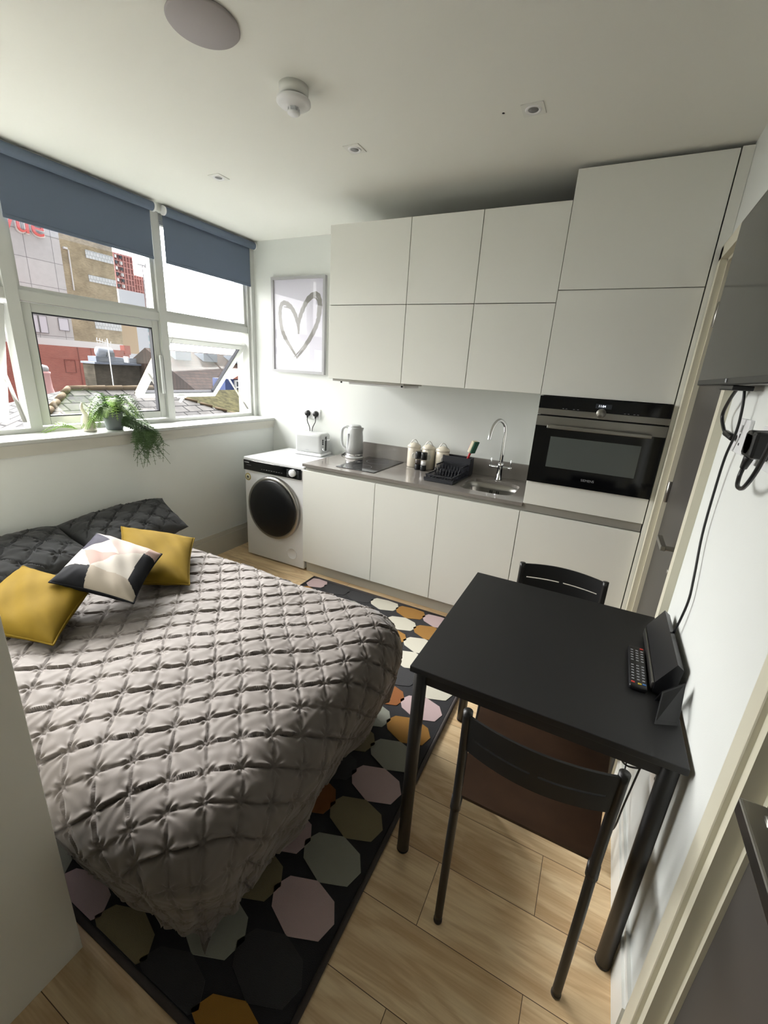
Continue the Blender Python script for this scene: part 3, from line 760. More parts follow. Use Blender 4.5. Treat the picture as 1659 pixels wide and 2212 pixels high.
# ------------------------------------------------------------------ ceiling fittings
group = 'recessed downlights in the ceiling'
for i, (x, y, lab) in enumerate(((-.24, -.42, 'small square white downlight nearest the window blinds'), (.625, -.445, 'small square white downlight between the smoke alarm and the wall cabinets'), (1.405, -.485, 'small square white downlight above the oven tower side of the room'))):
    t = thing('downlight', lab, 'downlight', (x, y, ZC), group)
    s = MB(); s.prism(rrect(x-.04, x+.04, y-.04, y+.04, .003, 2), 'z', ZC-.003, ZC-.0001); s.build('plate', m_trimw, t)
    MB().lathe([(.030, -.003), (.028, -.006), (.022, -.0055), (.0185, -.0034)], c=(x, y, ZC), cap=False).build('ring', m_white, t)
    MB().lathe([(.0185, -.0031), (.0185, -.0036)], c=(x, y, ZC)).build('lamp_recess', m_grey, t)
t = thing('smoke_alarm', 'round white smoke alarm fixed to the ceiling', 'smoke alarm', (.645, -.90, ZC))
c = (.645, -.90, ZC)
MB().lathe([(.052, -.0001), (.052, -.030), (.046, -.032)], c=c, n=40).build('mount', m_trimw, t)
MB().lathe([(.046, -.034), (.060, -.040), (.061, -.048), (.050, -.056), (.034, -.060), (.033, -.062), (.001, -.062)], c=c, n=40).build('body', m_white, t)
s = MB(); s.lathe([(.022, -.073), (.022, -.078), (.016, -.082), (.001, -.083)], c=c, n=28)
for k in range(8):
    a = k*PI/4; s.box(-.002, .002, -.002, .002, -.075, -.061, M=Matrix.Translation((c[0]+.019*math.cos(a), c[1]+.019*math.sin(a), c[2])))
s.build('sensor_chamber', m_white, t)
tag(MB().lathe([(.100, -.0001), (.103, -.006), (.099, -.010), (.001, -.010)], c=(.585, -1.24, ZC), n=64).build('ceiling_speaker', m_ceild, loc=(.585, -1.24, ZC)), 'flat round grey cover on the ceiling near the top of the photo', 'ceiling cover')
tag(MB().lathe([(.005, -.0001), (.005, -.001)], c=(1.298, -.495, ZC), n=12).build('ceiling_screw', m_blackp, loc=(1.298, -.495, ZC)), 'tiny dark screw hole in the ceiling beside a downlight', 'screw hole')

# ------------------------------------------------------------------ right wall: TV, sockets, cables
t = thing('television', 'wall-mounted flat television with dark reflective screen on the right wall', 'television', (2.12, -1.04, 1.77))
ty0, ty1 = -1.47, -.62
B(2.104, 2.128, ty0, ty1, 1.530, 2.004, bev=.003).build('housing', m_blackp, t)
B(2.1030, 2.1045, ty0+.008, ty1-.008, 1.546, 1.997).build('screen', m_tv, t)
B(2.1022, 2.1030, -1.045, -1.030, 1.536, 1.545).build('logo', m_mark, t)
B(2.128, 2.168, -1.20, -.90, 1.62, 1.90).build('wall_bracket', m_black, t)
B(2.108, 2.150, -1.10, -.96, 1.518, 1.5295, bev=.002).build('connector_panel', m_blackp, t)
def socket_side(y0, y1, z0, z1, label, name='wall_socket'):
    x = XR; t = thing(name, label, 'socket', (x, (y0+y1)/2, (z0+z1)/2))
    B(x-.009, x, y0, y1, z0, z1, bev=.002).build('plate', m_white, t)
    B(x-.012, x-.008, (y0+y1)/2-.008, (y0+y1)/2+.008, z1-.032, z1-.014, bev=.001).build('switch', m_white, t)
    s = MB()
    s.box(x-.0095, x-.0088, (y0+y1)/2-.003, (y0+y1)/2+.003, z0+.038, z0+.048); s.box(x-.0095, x-.0088, (y0+y1)/2-.016, (y0+y1)/2-.008, z0+.02, z0+.026)
    s.build('pin_hole', m_black, t)
    return t
socket_side(-1.105, -1.00, 1.368, 1.452, 'white wall socket below the television with a thin plug in it')
socket_side(-1.36, -1.21, 1.362, 1.447, 'white wall socket at the photo edge holding the large black adapter')
socket_side(-1.33, -1.22, .46, .545, 'low white wall socket under the black table')
t = thing('power_adapter', 'bulky round black plug adapter under the television at the right edge', 'adapter', (XR-.01, -1.275, 1.410))
MB().cyl((XR-.010, -1.285, 1.415), (XR-.045, -1.285, 1.415), .029, .025, n=28).box(XR-.045, XR-.010, -1.320, -1.250, 1.385, 1.44, bev=.008).cyl((XR-.026, -1.250, 1.385), (XR-.026, -1.233, 1.355), .010, .007, n=14).build('body', m_blackp, t)
MB().tube([(XR-.026, -1.233, 1.358), (XR-.028, -1.233, 1.335), (XR-.032, -1.260, 1.318), (XR-.036, -1.320, 1.328), (XR-.038, -1.375, 1.380), (XR-.036, -1.395, 1.460), (XR-.03, -1.385, 1.570)], .0045, n=8).build('cord', m_blackp, t)
tag(MB().tube([(2.140, -.99, 1.524), (2.142, -.93, 1.49), (2.145, -.89, 1.45), (2.150, -.93, 1.415), (2.152, -.965, 1.407)], .0045, n=8).cyl((2.152, -.955, 1.408), (2.152, -1.035, 1.403), .0085, n=14).build('aerial_cable', m_blackp, loc=(2.15, -.95, 1.45)), 'short looped black cable with plug under the television', 'cable')
tag(MB().tube([(2.140, -1.06, 1.524), (2.145, -1.07, 1.48), (2.150, -1.06, 1.42), (2.152, -1.02, 1.35), (2.155, -1.005, 1.25), (2.157, -1.01, 1.13), (2.158, -1.055, 1.02), (2.158, -1.075, .95), (2.154, -1.06, .86), (2.150, -1.04, .80), (2.146, -1.05, .78)], .0032, n=8).build('power_cable', m_black, loc=(2.15, -1.03, 1.1)), 'long thin black cable running down the right wall to the table', 'cable')

# ------------------------------------------------------------------ table
TX0, TX1, TY0, TY1, TZ = 1.502, 2.160, -1.482, -.777, .738
t = thing('dining_table', 'square black table with tubular legs against the right wall', 'table', ((TX0+TX1)/2, (TY0+TY1)/2, 0))
B(TX0, TX1, TY0, TY1, TZ-.019, TZ, bev=.002).build('tabletop', m_table, t)
s = MB()
s.box(TX0+.03, TX1-.03, TY0+.022, TY0+.040, TZ-.062, TZ-.0192); s.box(TX0+.03, TX1-.03, TY1-.040, TY1-.022, TZ-.062, TZ-.0192)
s.box(TX0+.020, TX0+.038, TY0+.03, TY1-.03, TZ-.062, TZ-.0192); s.box(TX1-.038, TX1-.020, TY0+.03, TY1-.03, TZ-.062, TZ-.0192)
s.build('frame', m_table, t)
for x in (TX0+.025, TX1-.026):
    for y in (TY0+.028, TY1-.028):
        lg = MB().cyl((x, y, .008), (x, y, TZ-.0195), .0195, n=28).build('leg', m_bmet, t)
        MB().cyl((x, y, 0), (x, y, .009), .020, n=24).build('foot', m_blackp, lg)
# chairs
def chair(x0, x1, yb_, sgn, label):
    # posts at y=yb_; sgn = +1: seat extends to +y
    t = thing('dining_chair', label, 'chair', ((x0+x1)/2, yb_+sgn*.2, 0), 'black metal chairs at the table')
    Y = lambda d: yb_+sgn*d
    for x in (x0, x1):
        lg = MB().tube([(x, Y(0), 0), (x, Y(.0), .30), (x, Y(.005), .45), (x, Y(.0), .60), (x, Y(-.012), .768)], .0115, n=16).build('leg', m_bmet, t)
        MB().cyl((x, Y(0), 0), (x, Y(0), .012), .0125).build('foot', m_blackp, lg)
        MB().tube([(x, Y(.006), .44), (x, Y(.012), .475)], .014, n=14, cubic=False).build('joint', m_bmet, lg)
        xf = x+(.018 if x == x1 else -.018)
        MB().tube([(xf, Y(.455), 0), (xf, Y(.41), .20), (xf, Y(.345), .425)], .0115, n=16).build('leg', m_bmet, t)
    s = MB()
    for a, b in (((x0, Y(.008), .43), (x0-.018, Y(.35), .425)), ((x1, Y(.008), .43), (x1+.018, Y(.35), .425)), ((x0-.018, Y(.33), .42), (x1+.018, Y(.33), .42))):
        s.cyl(a, b, .009, n=12)
    s.build('seat_frame', m_bmet, t)
    n = 14; vs = []; fs = []
    for top in (1, 0):
        for i in range(n+1):
            v = i/n; w0 = x0-.006-.03*v; w1 = x1+.006+.03*v
            for j in range(n+1):
                u = j/n; dip = -.010*math.sin(PI*u)*math.sin(PI*v)
                y = Y(.035+.36*v)
                vs.append((w0+(w1-w0)*u, y, .456+dip-(.0 if top else .009)))
    N_ = (n+1)*(n+1)
    for i in range(n):
        for j in range(n):
            a = i*(n+1)+j; fs.append((a, a+1, a+n+2, a+n+1)); a += N_; fs.append((a, a+n+1, a+n+2, a+1))
    bd = [j for j in range(n+1)]+[i*(n+1)+n for i in range(1, n+1)]+[n*(n+1)+j for j in range(n-1, -1, -1)]+[i*(n+1) for i in range(n-1, 0, -1)]
    for k in range(len(bd)):
        a, b = bd[k], bd[(k+1) % len(bd)]; fs.append((a, b, b+N_, a+N_))
    MB().add(vs, fs, 0, False).build('seat', m_brown, t)
    # curved back board with two long slots
    nu = 40; rows = [.655, .700, .7065, .762]; s = MB()
    th = .006
    def P(u, z, o):
        x = x0-.002+(x1-x0+.004)*u; b = .050*math.sin(PI*u)**.8 if 0 < u < 1 else 0
        dz = (.006*math.sin(PI*u))
        return (x, Y(-.006-b*.75-(z-.65)*.09+o*sgn*sgn), z+(dz if z > .72 else 0))
    for r in range(3):
        for k in range(nu):
            u0, u1 = k/nu, (k+1)/nu; um = (u0+u1)/2
            if r == 1 and (.07 < um < .475 or .525 < um < .93): continue
            q = [P(u0, rows[r], 0), P(u1, rows[r], 0), P(u1, rows[r+1], 0), P(u0, rows[r+1], 0)]
            q2 = [P(u0, rows[r], th), P(u1, rows[r], th), P(u1, rows[r+1], th), P(u0, rows[r+1], th)]
            s.add(q+q2, [(0, 1, 2, 3), (7, 6, 5, 4), (0, 4, 5, 1), (3, 2, 6, 7), (0, 3, 7, 4), (1, 5, 6, 2)], 0, False)
    s.build('backrest', m_black, t)
    return t
chair(1.700, 2.026, -1.585, 1, 'black metal chair with brown seat nearest the camera, back towards the viewer')
chair(1.658, 1.982, -.645, -1, 'black metal chair tucked at the far side of the table by the cabinets')

# things on the table
rc = (2.071, -1.155)
t = thing('remote_control', 'black television remote with red, yellow and blue buttons on the table', 'remote', (rc[0], rc[1], TZ))
Mm = Matrix.Translation((rc[0], rc[1], TZ)) @ Matrix.Rotation(-.02, 4, 'Z')
B(-.022, .022, -.105, .105, .001, .017, bev=.006, M=Mm, seg=3).build('body', m_blackp, t)
s = MB(); 
for i in range(12):
    for j in range(3):
        if i in (5,): continue
        x = -.013+j*.013; y = .078-i*.0138
        B(x-.0032, x+.0032, y-.0022, y+.0022, .0165, .0180, M=Mm).build('button', m_mark, t)
for x, y, cc, nm in ((.013, .094, (190, 50, 40), 'red'), (-.013, -.090, (190, 60, 50), 'red'), (.003, -.092, (200, 180, 60), 'yellow'), (.014, -.090, (60, 110, 170), 'blue')):
    o = B(x-.0045, x+.0045, y-.003, y+.003, .0165, .0188, bev=.001, M=Mm).build('colour_button', mat(nm+'_button', cc, .4), t); o['label'] = nm+' button'
t = thing('speaker', 'black wedge-shaped speaker with a silver front strip standing by the wall on the table', 'speaker', (2.13, -1.07, TZ))
s = MB(); s.prism([(2.104, .742), (2.150, .742), (2.156, .830), (2.140, .842), (2.104, .775)], 'y', -1.245, -.93); s.build('body', m_blackp, t)
B(2.098, 2.1045, -1.24, -.94, .745, .770, bev=.003).build('front_strip', m_steel, t)
s = MB(); s.box(2.108, 2.148, -1.22, -1.19, TZ, .7425); s.box(2.108, 2.148, -.98, -.95, TZ, .7425); s.build('foot', m_blackp, t)
t = thing('card_stand', 'small black folded card propped near the table corner by the wall', 'card', (2.125, -1.33, TZ))
def leaf(s, q, th=.0012):
    q = [Vector(p) for p in q]; n_ = (q[1]-q[0]).cross(q[3]-q[0]).normalized()*th
    s.add(q+[p+n_ for p in q], [(0, 1, 2, 3), (7, 6, 5, 4), (0, 4, 5, 1), (1, 5, 6, 2), (2, 6, 7, 3), (3, 7, 4, 0)])
s = MB()
c1, c2, c3, c4 = (2.100, -1.370, TZ+.001), (2.152, -1.345, TZ+.001), (2.150, -1.308, TZ+.098), (2.106, -1.326, TZ+.066)
leaf(s, [c1, c2, c3, c4]); leaf(s, [c4, c3, (2.154, -1.262, TZ+.001), (2.108, -1.275, TZ+.001)])
s.build('card', m_blackp, t)
for k in range(5):
    a = Vector(c1).lerp(Vector(c4), .12+k*.15); dx_v = (Vector(c2)-Vector(c1))*.05; dy_v = (Vector(c4)-Vector(c1))*.09
    nn = (Vector(c2)-Vector(c1)).cross(Vector(c4)-Vector(c1)).normalized(); nn = nn if nn.y < 0 else -nn
    a = a+dx_v+nn*.0004
    mk = MB(); leaf(mk, [a, a+dx_v*2.5, a+dx_v*2.5+dy_v, a+dy_v], .0006 if nn.dot((dx_v).cross(dy_v)) > 0 else -.0006); mk.build('printed_mark', m_mark, t)
# cords under the table
t = thing('charger_cord', 'thin dark cords hanging below the right side of the black table', 'cord', (2.12, -1.2, .6))
MB().box(2.075, 2.130, -1.425, -1.37, .655, .6755, bev=.006).build('adapter', m_blackp, t)
MB().tube([(2.095, -1.38, .655), (2.10, -1.36, .60), (2.07, -1.32, .56), (2.09, -1.30, .53), (2.115, -1.33, .57), (2.125, -1.37, .655)], .0025, n=8).build('cord', m_black, t)
MB().tube([(2.10, -1.385, .655), (2.10, -1.36, .55), (2.10, -1.33, .42), (2.105, -1.29, .30), (2.11, -1.22, .215), (2.13, -1.12, .22), (2.145, -1.0, .30), (2.15, -.90, .45)], .0025, n=8).build('cord', m_black, t)

# ------------------------------------------------------------------ rug
rugc = {'K': (26, 26, 30), 'D': (44, 44, 46), 'P': (196, 172, 172), 'G': (150, 152, 140), 'O': (132, 122, 92), 'M': (160, 114, 40), 'R': (140, 82, 26), 'C': (206, 202, 186)}
keys = list(rugc)
rm = [mat('rug_'+k, rugc[k], .95, bump=.8, bscale=500, sheen=.15) for k in keys]+[mat('rug_border', (66, 60, 58), .9, bump=.4, bscale=300)]
s = MB()
RX0, RX1, RY0, RY1 = .130, 1.468, -2.075, -.025
s.box(RX0+.01, RX1-.01, RY0+.01, RY1-.01, .001, .010, 0)
BM = len(keys)
for q in (((RX0, RY0), (RX1, RY0)), ((RX1, RY0), (RX1, RY1)), ((RX1, RY1), (RX0, RY1)), ((RX0, RY1), (RX0, RY0))):
    s.tube([(q[0][0], q[0][1], .0085), (q[1][0], q[1][1], .0085)], .0085, n=10, mi=BM, cubic=False)
cols = ['MDPGOPGMPCMPGM', 'DGOPRDOGRDCCMP', 'OPGMCDPGOCPMCM', 'PCOGPMDCGPOGKC', 'GPMOCPGDMPCOGD', 'COPGMDPOGCMPCD', 'PGCMOPGCDMOPMP']
oct_ = [(-.100, -.012), (-.088, .030), (-.045, .068), (.0, .0765), (.050, .064), (.085, .035), (.099, .010), (.090, -.034), (.048, -.068), (.0, -.0765), (-.050, -.064), (-.086, -.036)]
oct_ = [(-.112, .002), (-.086, .047), (-.004, .0765), (.070, .055), (.099, .010), (.082, -.044), (-.002, -.0765), (-.084, -.042)]
for j in range(7):
    cxr = 1.346-.193*j
    col = cols[j]
    for k in range(14):
        cyr = -2.055+.1507*k
        key = col[k % len(col)]
        poly = []
        for p in oct_:
            x, y = cxr+p[0], cyr+p[1]
            poly.append((min(max(x, RX0+.011), RX1-.011), min(max(y, RY0+.011), RY1-.011)))
        A_ = sum(poly[i][0]*poly[(i+1) % 8][1]-poly[(i+1) % 8][0]*poly[i][1] for i in range(8))/2
        if abs(A_) < .0006: continue
        s.prism(poly, 'z', .0095, .0122, keys.index(key))
tag(s.build('rug', rm, loc=((RX0+RX1)/2, (RY0+RY1)/2, 0)), 'black rug with pink, grey, olive and mustard octagons under the bed', 'rug')

# ------------------------------------------------------------------ bed
t = thing('bed', 'low double bed under the window, covered by the charcoal duvet', 'bed', (.17, -1.5, 0))
BX0, BX1, BY0, BY1 = -.755, 1.10, -2.01, -.99
B(BX0, BX1-.02, BY0+.02, BY1-.02, .10, .26, bev=.01).build('base', m_bed, t)
B(BX0, BX1-.03, BY0+.03, BY1-.03, .262, .455, bev=.03, seg=4).build('mattress', m_matt, t)
for x in (BX0+.08, BX1-.1):
    for y in (BY0+.1, BY1-.1): MB().cyl((x, y, .0125), (x, y, .10), .025).build('leg', m_black, t)

def tuck(p, q, L=.088, amp=1.0):
    a = (p-q)/math.sqrt(2)/L; b = (p+q)/math.sqrt(2)/L
    a = a+.05*np.sin(b*1.3+a*.7); b = b+.05*np.sin(a*1.1+2)
    ia = np.round(a); ib = np.round(b)
    fa = a-np.floor(a); fb = b-np.floor(b)
    h = .0050*np.power(np.clip(np.sin(PI*fa)*np.sin(PI*fb), 0, 1), .45)
    rnd = .5+.5*np.sin(np.floor(b)*12.9898+ia*78.233)
    e = np.sin(PI*fb)**.8*(.35+.9*rnd)
    h = h-.0100*e*np.exp(-(fa/.085)**2)+.0060*e*np.exp(-((1-fa)/.11)**2)
    e2 = np.sin(PI*fa)
    rnd2 = .5+.5*np.sin(np.floor(a)*39.35+ib*11.13)
    h = h+.0042*np.exp(-((1-fb)/.05)**2)*(.5+.8*rnd2)*e2-.0042*e2*np.exp(-((fb-.03)/.06)**2)
    da, db = a-ia, b-ib; r = np.sqrt(da*da+db*db); th = np.arctan2(db, da)
    h = h+.0046*np.cos(7*th+ia*1.7+ib)*np.exp(-((r-.17)/.15)**2)+.0012*np.sin(a*9.1+3*np.sin(b*2.3))*np.sin(b*7.7+2*np.sin(a*3.1))
    h = h-.0065*np.exp(-(r/.13)**2)+.0065*np.exp(-(r/.035)**2)
    return h*amp
def surf(name, V, nu, nv, m, parent=None, loc=None):
    me = bpy.data.meshes.new(name)
    o3 = Vector(loc) if loc is not None else ORG[parent.name]
    V = V-np.array(o3)
    idx = np.arange(nu*nv).reshape(nu, nv)
    F = np.stack([idx[:-1, :-1], idx[1:, :-1], idx[1:, 1:], idx[:-1, 1:]], -1).reshape(-1, 4)
    me.from_pydata(V.reshape(-1, 3).tolist(), [], F.tolist())
    me.polygons.foreach_set('use_smooth', [True]*len(me.polygons)); me.materials.append(m); me.update()
    o = bpy.data.objects.new(name, me); COL.objects.link(o)
    if parent is not None: o.parent = parent
    else: o.location = o3
    ORG[o.name] = o3
    return o
# duvet: flat sheet draped over a rounded core
R0 = .15
cx0, cx1, cy0, cy1 = -3.0, 1.300-R0, -2.08+R0, -.835-R0
ZTOP = .515
st_ = .0040
su = np.arange(-.52, cx1+.485, st_); sv = np.arange(cy0-.485, cy1+.42, st_)
P_, Q_ = np.meshgrid(su, sv, indexing='ij')
rc_ = .10
# rounded rect distance
ccx = np.clip(P_, cx0, cx1-rc_); ccy = np.clip(Q_, cy0+rc_, cy1-rc_)
vx, vy = P_-ccx, Q_-ccy
dd_ = np.sqrt(vx*vx+vy*vy); dsafe = np.maximum(dd_, 1e-6)
nx, ny = vx/dsafe, vy/dsafe
d = dd_-rc_
onedge = (dd_ > rc_)
d = np.where(onedge, d, 0)
L1 = R0*PI/2
corner = np.clip(np.minimum(np.abs(nx), np.abs(ny))*2.2-.2, 0, 1)
dsq = np.maximum(d, 0)*(1-.13*corner)
ang_ = np.clip(dsq/R0, 0, PI/2)
g = np.where(dsq < L1, R0*np.sin(ang_), R0-(dsq-L1)*.26)
k_ = np.where(dsq < L1, R0*(1-np.cos(ang_)), R0+(dsq-L1)*.98)
# pleats on the hanging part
per = np.where(np.abs(nx) > .7, Q_, P_)
hang = np.clip((dsq-.06)/.30, 0, 1)
both = np.clip(np.minimum(np.abs(nx), np.abs(ny))*2.0, 0, 1)
g = g+hang*(.012*np.sin(per*15+1)+.006*np.sin(per*31+2.2))+hang*both*.014*np.sin(np.arctan2(ny, nx)*6)
zz = ZTOP-k_
floorz = .034+.006*np.sin(P_*13)*np.sin(Q_*11)
over = np.maximum(floorz-zz, 0)
zz = zz+over; g = g+over*.5
bx = np.where(onedge, ccx+nx*(rc_+g), P_); by = np.where(onedge, ccy+ny*(rc_+g), Q_)
# gentle quilt volume
crown = .018*np.clip((cx1-P_)/.6, 0, 1)*0+.012*np.sin(P_*5.1+.7)*np.sin(Q_*6.3+1.9)+.006*np.sin(P_*13)*np.sin(Q_*11+1)
far_l = np.clip((P_+.52)/.3, 0, 1)
zz = np.where(onedge, zz+crown*(1-hang), zz+crown)-(1-far_l)*.02
hd = tuck(P_, Q_)*(1-.25*hang-.35*hang*corner)*(1-.85*np.clip(over/.02, 0, 1))
ca, sa = np.cos(ang_), np.sin(ang_)
N3 = np.stack([nx*sa, ny*sa, np.where(onedge, ca, 1.0)], -1)
V = np.stack([bx, by, zz], -1)+N3*hd[..., None]
V[..., 2] = np.maximum(V[..., 2], .0145)
V[..., 1] = np.where(V[..., 0] < .90, np.maximum(V[..., 1], -2.096+.004*np.sin(V[..., 2]*40)), V[..., 1])
dv = surf('duvet', V, len(su), len(sv), m_duvet, loc=(.2, -1.5, .5))
tag(dv, 'charcoal pintuck duvet with gathered knots spread over the bed', 'duvet')
sol = dv.modifiers.new('thickness', 'SOLIDIFY'); sol.thickness = .004; sol.offset = -1

def pillow(name, label, cat, c4, thick, mats, group=None, pattern=None, tuckamp=0, n=64, sag=0, pinch=.07, piping=None, flip=False):
    c = [Vector(p) for p in c4]
    ctr = (c[0]+c[1]+c[2]+c[3])/4
    nrm = ((c[1]-c[3]).cross(c[0]-c[2])).normalized()
    if nrm.z < 0: nrm = -nrm
    mb = MB(); vs = []; fs = []
    seed = random.random()*10
    for side in (1, -1):
        for i in range(n+1):
            for j in range(n+1):
                u, v = j/n, i/n; U_, V_ = 2*u-1, 2*v-1
                uu = .5+.5*(U_*(1-pinch*(1-V_*V_)*abs(U_)**3)); vv = .5+.5*(V_*(1-pinch*(1-U_*U_)*abs(V_)**3))
                p = c[0]*(1-uu)*(1-vv)+c[1]*uu*(1-vv)+c[2]*uu*vv+c[3]*(1-uu)*vv
                a = max(0, (1-abs(U_)**2.6)*(1-abs(V_)**2.6))
                hgt = thick*.5*a**.5
                edge = min(1-abs(U_), 1-abs(V_))
                hgt += a*(.006*math.sin(5*U_+seed)*math.sin(4*V_+seed*2)+.0035*math.sin(11*U_-7*V_+seed))
                # corner wrinkles
                hgt += .004*math.sin(14*(math.atan2(V_, U_)*2+seed))*max(0, abs(U_*V_)-.25)*a**.3 * (1 if edge > 0 else 0)
                if tuckamp:
                    W_ = (c[1]-c[0]).length; H_ = (c[3]-c[0]).length
                    hgt += tuckamp*float(tuck(np.array(u*W_), np.array(v*H_), .105))*min(1, a*3)
                p = p+nrm*(hgt*side)
                vs.append(p)
    N_ = (n+1)**2
    for sd_ in (0, 1):
        for i in range(n):
            for j in range(n):
                a = sd_*N_+i*(n+1)+j
                fs.append((a, a+1, a+n+2, a+n+1) if sd_ == 0 else (a, a+n+1, a+n+2, a+1))
    mb.add(vs, fs, 0, True)
    if pattern:
        for q in range(len(fs)):
            sd_, r = divmod(q, n*n); i, j = divmod(r, n)
            mb.m[q] = pattern((j+.5)/n, (i+.5)/n) if sd_ == 0 else 1
    b = bmesh.new()
    o = mb.build(name, mats, loc=tuple(ctr), fix=False)
    b.from_mesh(o.data); bmesh.ops.remove_doubles(b, verts=b.verts[:], dist=1e-5); bmesh.ops.recalc_face_normals(b, faces=b.faces[:]); b.to_mesh(o.data); b.free()
    tag(o, label, cat, group)
    if piping:
        e = []
        for k in range(4*n):
            s_, r = divmod(k, n); q = r/n
            U_, V_ = [(2*q-1, -1), (1, 2*q-1), (1-2*q, 1), (-1, 1-2*q)][s_]
            uu = .5+.5*(U_*(1-pinch*(1-V_*V_)*abs(U_)**3)); vv = .5+.5*(V_*(1-pinch*(1-U_*U_)*abs(V_)**3))
            e.append(c[0]*(1-uu)*(1-vv)+c[1]*uu*(1-vv)+c[2]*uu*vv+c[3]*(1-uu)*vv)
        e.append(e[0])
        MB().tube(e, .0035, n=8, cubic=False).build('piping', piping, o)
    return o
g = 'dark pintuck pillows against the wall'
pillow('pillow', 'dark grey pintuck pillow at the right end, against the wall', 'pillow', [(-.745, -1.27, .585), (-.725, -.60, .605), (-.33, -.72, .520), (-.29, -1.28, .520)], .15, m_pil, g, tuckamp=1.7, n=110)
pillow('pillow', 'dark grey pintuck pillow at the left end, behind the cushions', 'pillow', [(-.745, -1.93, .575), (-.74, -1.24, .590), (-.27, -1.27, .515), (-.29, -1.93, .515)], .15, m_pil, g, tuckamp=1.7, n=110)
g = 'mustard velvet cushions'
pillow('cushion', 'mustard velvet cushion behind the triangle-patterned cushion, nearest the washing machine', 'cushion', [(-.26, -1.175, .67), (.045, -.985, .615), (.335, -1.262, .548), (.10, -1.44, .56)], .11, m_must, g, piping=m_must)
pillow('cushion', 'mustard velvet cushion at the left edge of the photo', 'cushion', [(-.235, -1.625, .63), (.14, -1.555, .615), (.315, -1.80, .548), (-.08, -1.93, .55)], .12, m_must, g, piping=m_must)
polys = [([(0.0, 0.0), (0.35, 0.23), (0.1, 0.48), (-.02, 0.42)], 0), ([(0, -.02), (0.88, -.02), (0.84, 0.26), (0.59, 0.47), (0.35, 0.23)], 2), ([(0.12, 0.49), (0.35, 0.23), (0.6, 0.47)], 3),
         ([(0.12, 0.49), (0.6, 0.47), (0.36, 0.75)], 4), ([(-.02, 0.8), (-.02, 0.42), (.1, .48), (0.36, 0.75)], 3), ([(-0.1, 1.1), (-0.1, 0.8), (0.36, 0.75), (0.41, 1.1)], 1),
         ([(0.36, 0.75), (0.84, 0.26), (0.85, 0.78)], 3), ([(0.41, 1.1), (0.36, 0.75), (0.85, 0.78), (0.99, 0.89), (1.1, 1.1), (0.86, 1.1)], 5), ([(0.84, 0.26), (1.1, 0.0), (1.1, 0.9), (0.99, 0.89), (0.85, 0.78)], 1),
         ([(0.88, -.1), (1.1, -0.1), (1.1, 0.2), (0.86, 0.25)], 4)]
def pat(u, v):
    for poly, m in reversed(polys):
        ins = False; n = len(poly)
        for i in range(n):
            x1, y1 = poly[i]; x2, y2 = poly[(i+1) % n]
            if (y1 > v) != (y2 > v) and u < (x2-x1)*(v-y1)/(y2-y1)+x1: ins = not ins
        if ins: return m
    return 3
gm = [mat('velvet_aubergine', (44, 42, 54), .7, spec=.08), mat('velvet_black', (24, 25, 28), .7, spec=.08), mat('velvet_blush', (164, 151, 144), .8, spec=.08), mat('velvet_ivory', (176, 170, 161), .8, spec=.08), mat('velvet_taupe', (152, 130, 122), .8, spec=.08), mat('velvet_stone', (156, 147, 134), .8, spec=.08)]
pillow('cushion', 'velvet cushion patterned with black, ivory and blush triangles, in front of the others', 'cushion', [(-.125, -1.37, .725), (.185, -1.275, .665), (.375, -1.545, .605), (.075, -1.675, .665)], .12, gm, None, pattern=pat, n=120, piping=gm[1])

# ------------------------------------------------------------------ wardrobe (left foreground)
t = thing('wardrobe', 'plain off-white wardrobe side at the left edge beside the bed foot', 'wardrobe', (.59, -2.55, 0))
B(.30, .884, YN+.016, -2.105, .0, 2.1, bev=.002).build('body', m_wardr, t)
# ------------------------------------------------------------------ window sill objects
def frond(s, pts, w, n=22, mi=0, droop=.3, seed=0):
    P = [Vector(p) for p in pts]; Q = []
    for i in range(len(P)-1):
        a = P[max(i-1, 0)]; b = P[i]; c = P[i+1]; d_ = P[min(i+2, len(P)-1)]
        for k in range(6):
            tt = k/6; Q.append(.5*((2*b)+(c-a)*tt+(2*a-5*b+4*c-d_)*tt*tt+(3*b-a-3*c+d_)*tt**3))
    Q.append(P[-1])
    s.tube(Q, .0012, n=5, cubic=False, mi=mi)
    R_ = random.Random(seed); rx = R_.uniform(-.5, .5)
    for i in range(n):
        f = .12+.86*i/n; x = f*(len(Q)-1); a = int(x); b = min(a+1, len(Q)-1)
        p = Q[a].lerp(Q[b], x-a); tg = (Q[b]-Q[max(a-1, 0)]).normalized()
        sd_ = tg.cross(Vector((rx, 0, 1))).normalized(); upn = sd_.cross(tg)
        l = w*min(1, f*3.2)*max(.10, 1.02-f)**.62
        for sg in (-1, 1):
            dr = (sd_*sg+tg*.55+upn*R_.uniform(-.15, .1)).normalized()
            # pinna with lobes
            m_ = 4
            for q in range(m_):
                c0_ = p+dr*l*q/m_; c1_ = p+dr*l*(q+1)/m_
                ww = l*.42*(1-q/m_*.7)
                pr = (tg*.8+dr*.5).normalized()
                s.add([c0_, c1_, c0_+pr*ww+dr*ww*.3], [(0, 1, 2)], mi); s.add([c0_, c1_, c0_-pr*ww*.6+dr*ww], [(0, 1, 2)], mi)
pc = Vector((-.862, -.775, 1.069))
t = thing('potted_fern', 'trailing green fern in a grey pot on the window sill', 'plant', tuple(pc))
MB().lathe([(.040, 0), (.046, .004), (.052, .05), (.052, .105), (.048, .108), (.045, .10), (.044, .085), (.001, .085)], c=tuple(pc), n=32).build('pot', m_pot, t)
s = MB(); R1 = random.Random(7)
top = pc+Vector((0, 0, .095))
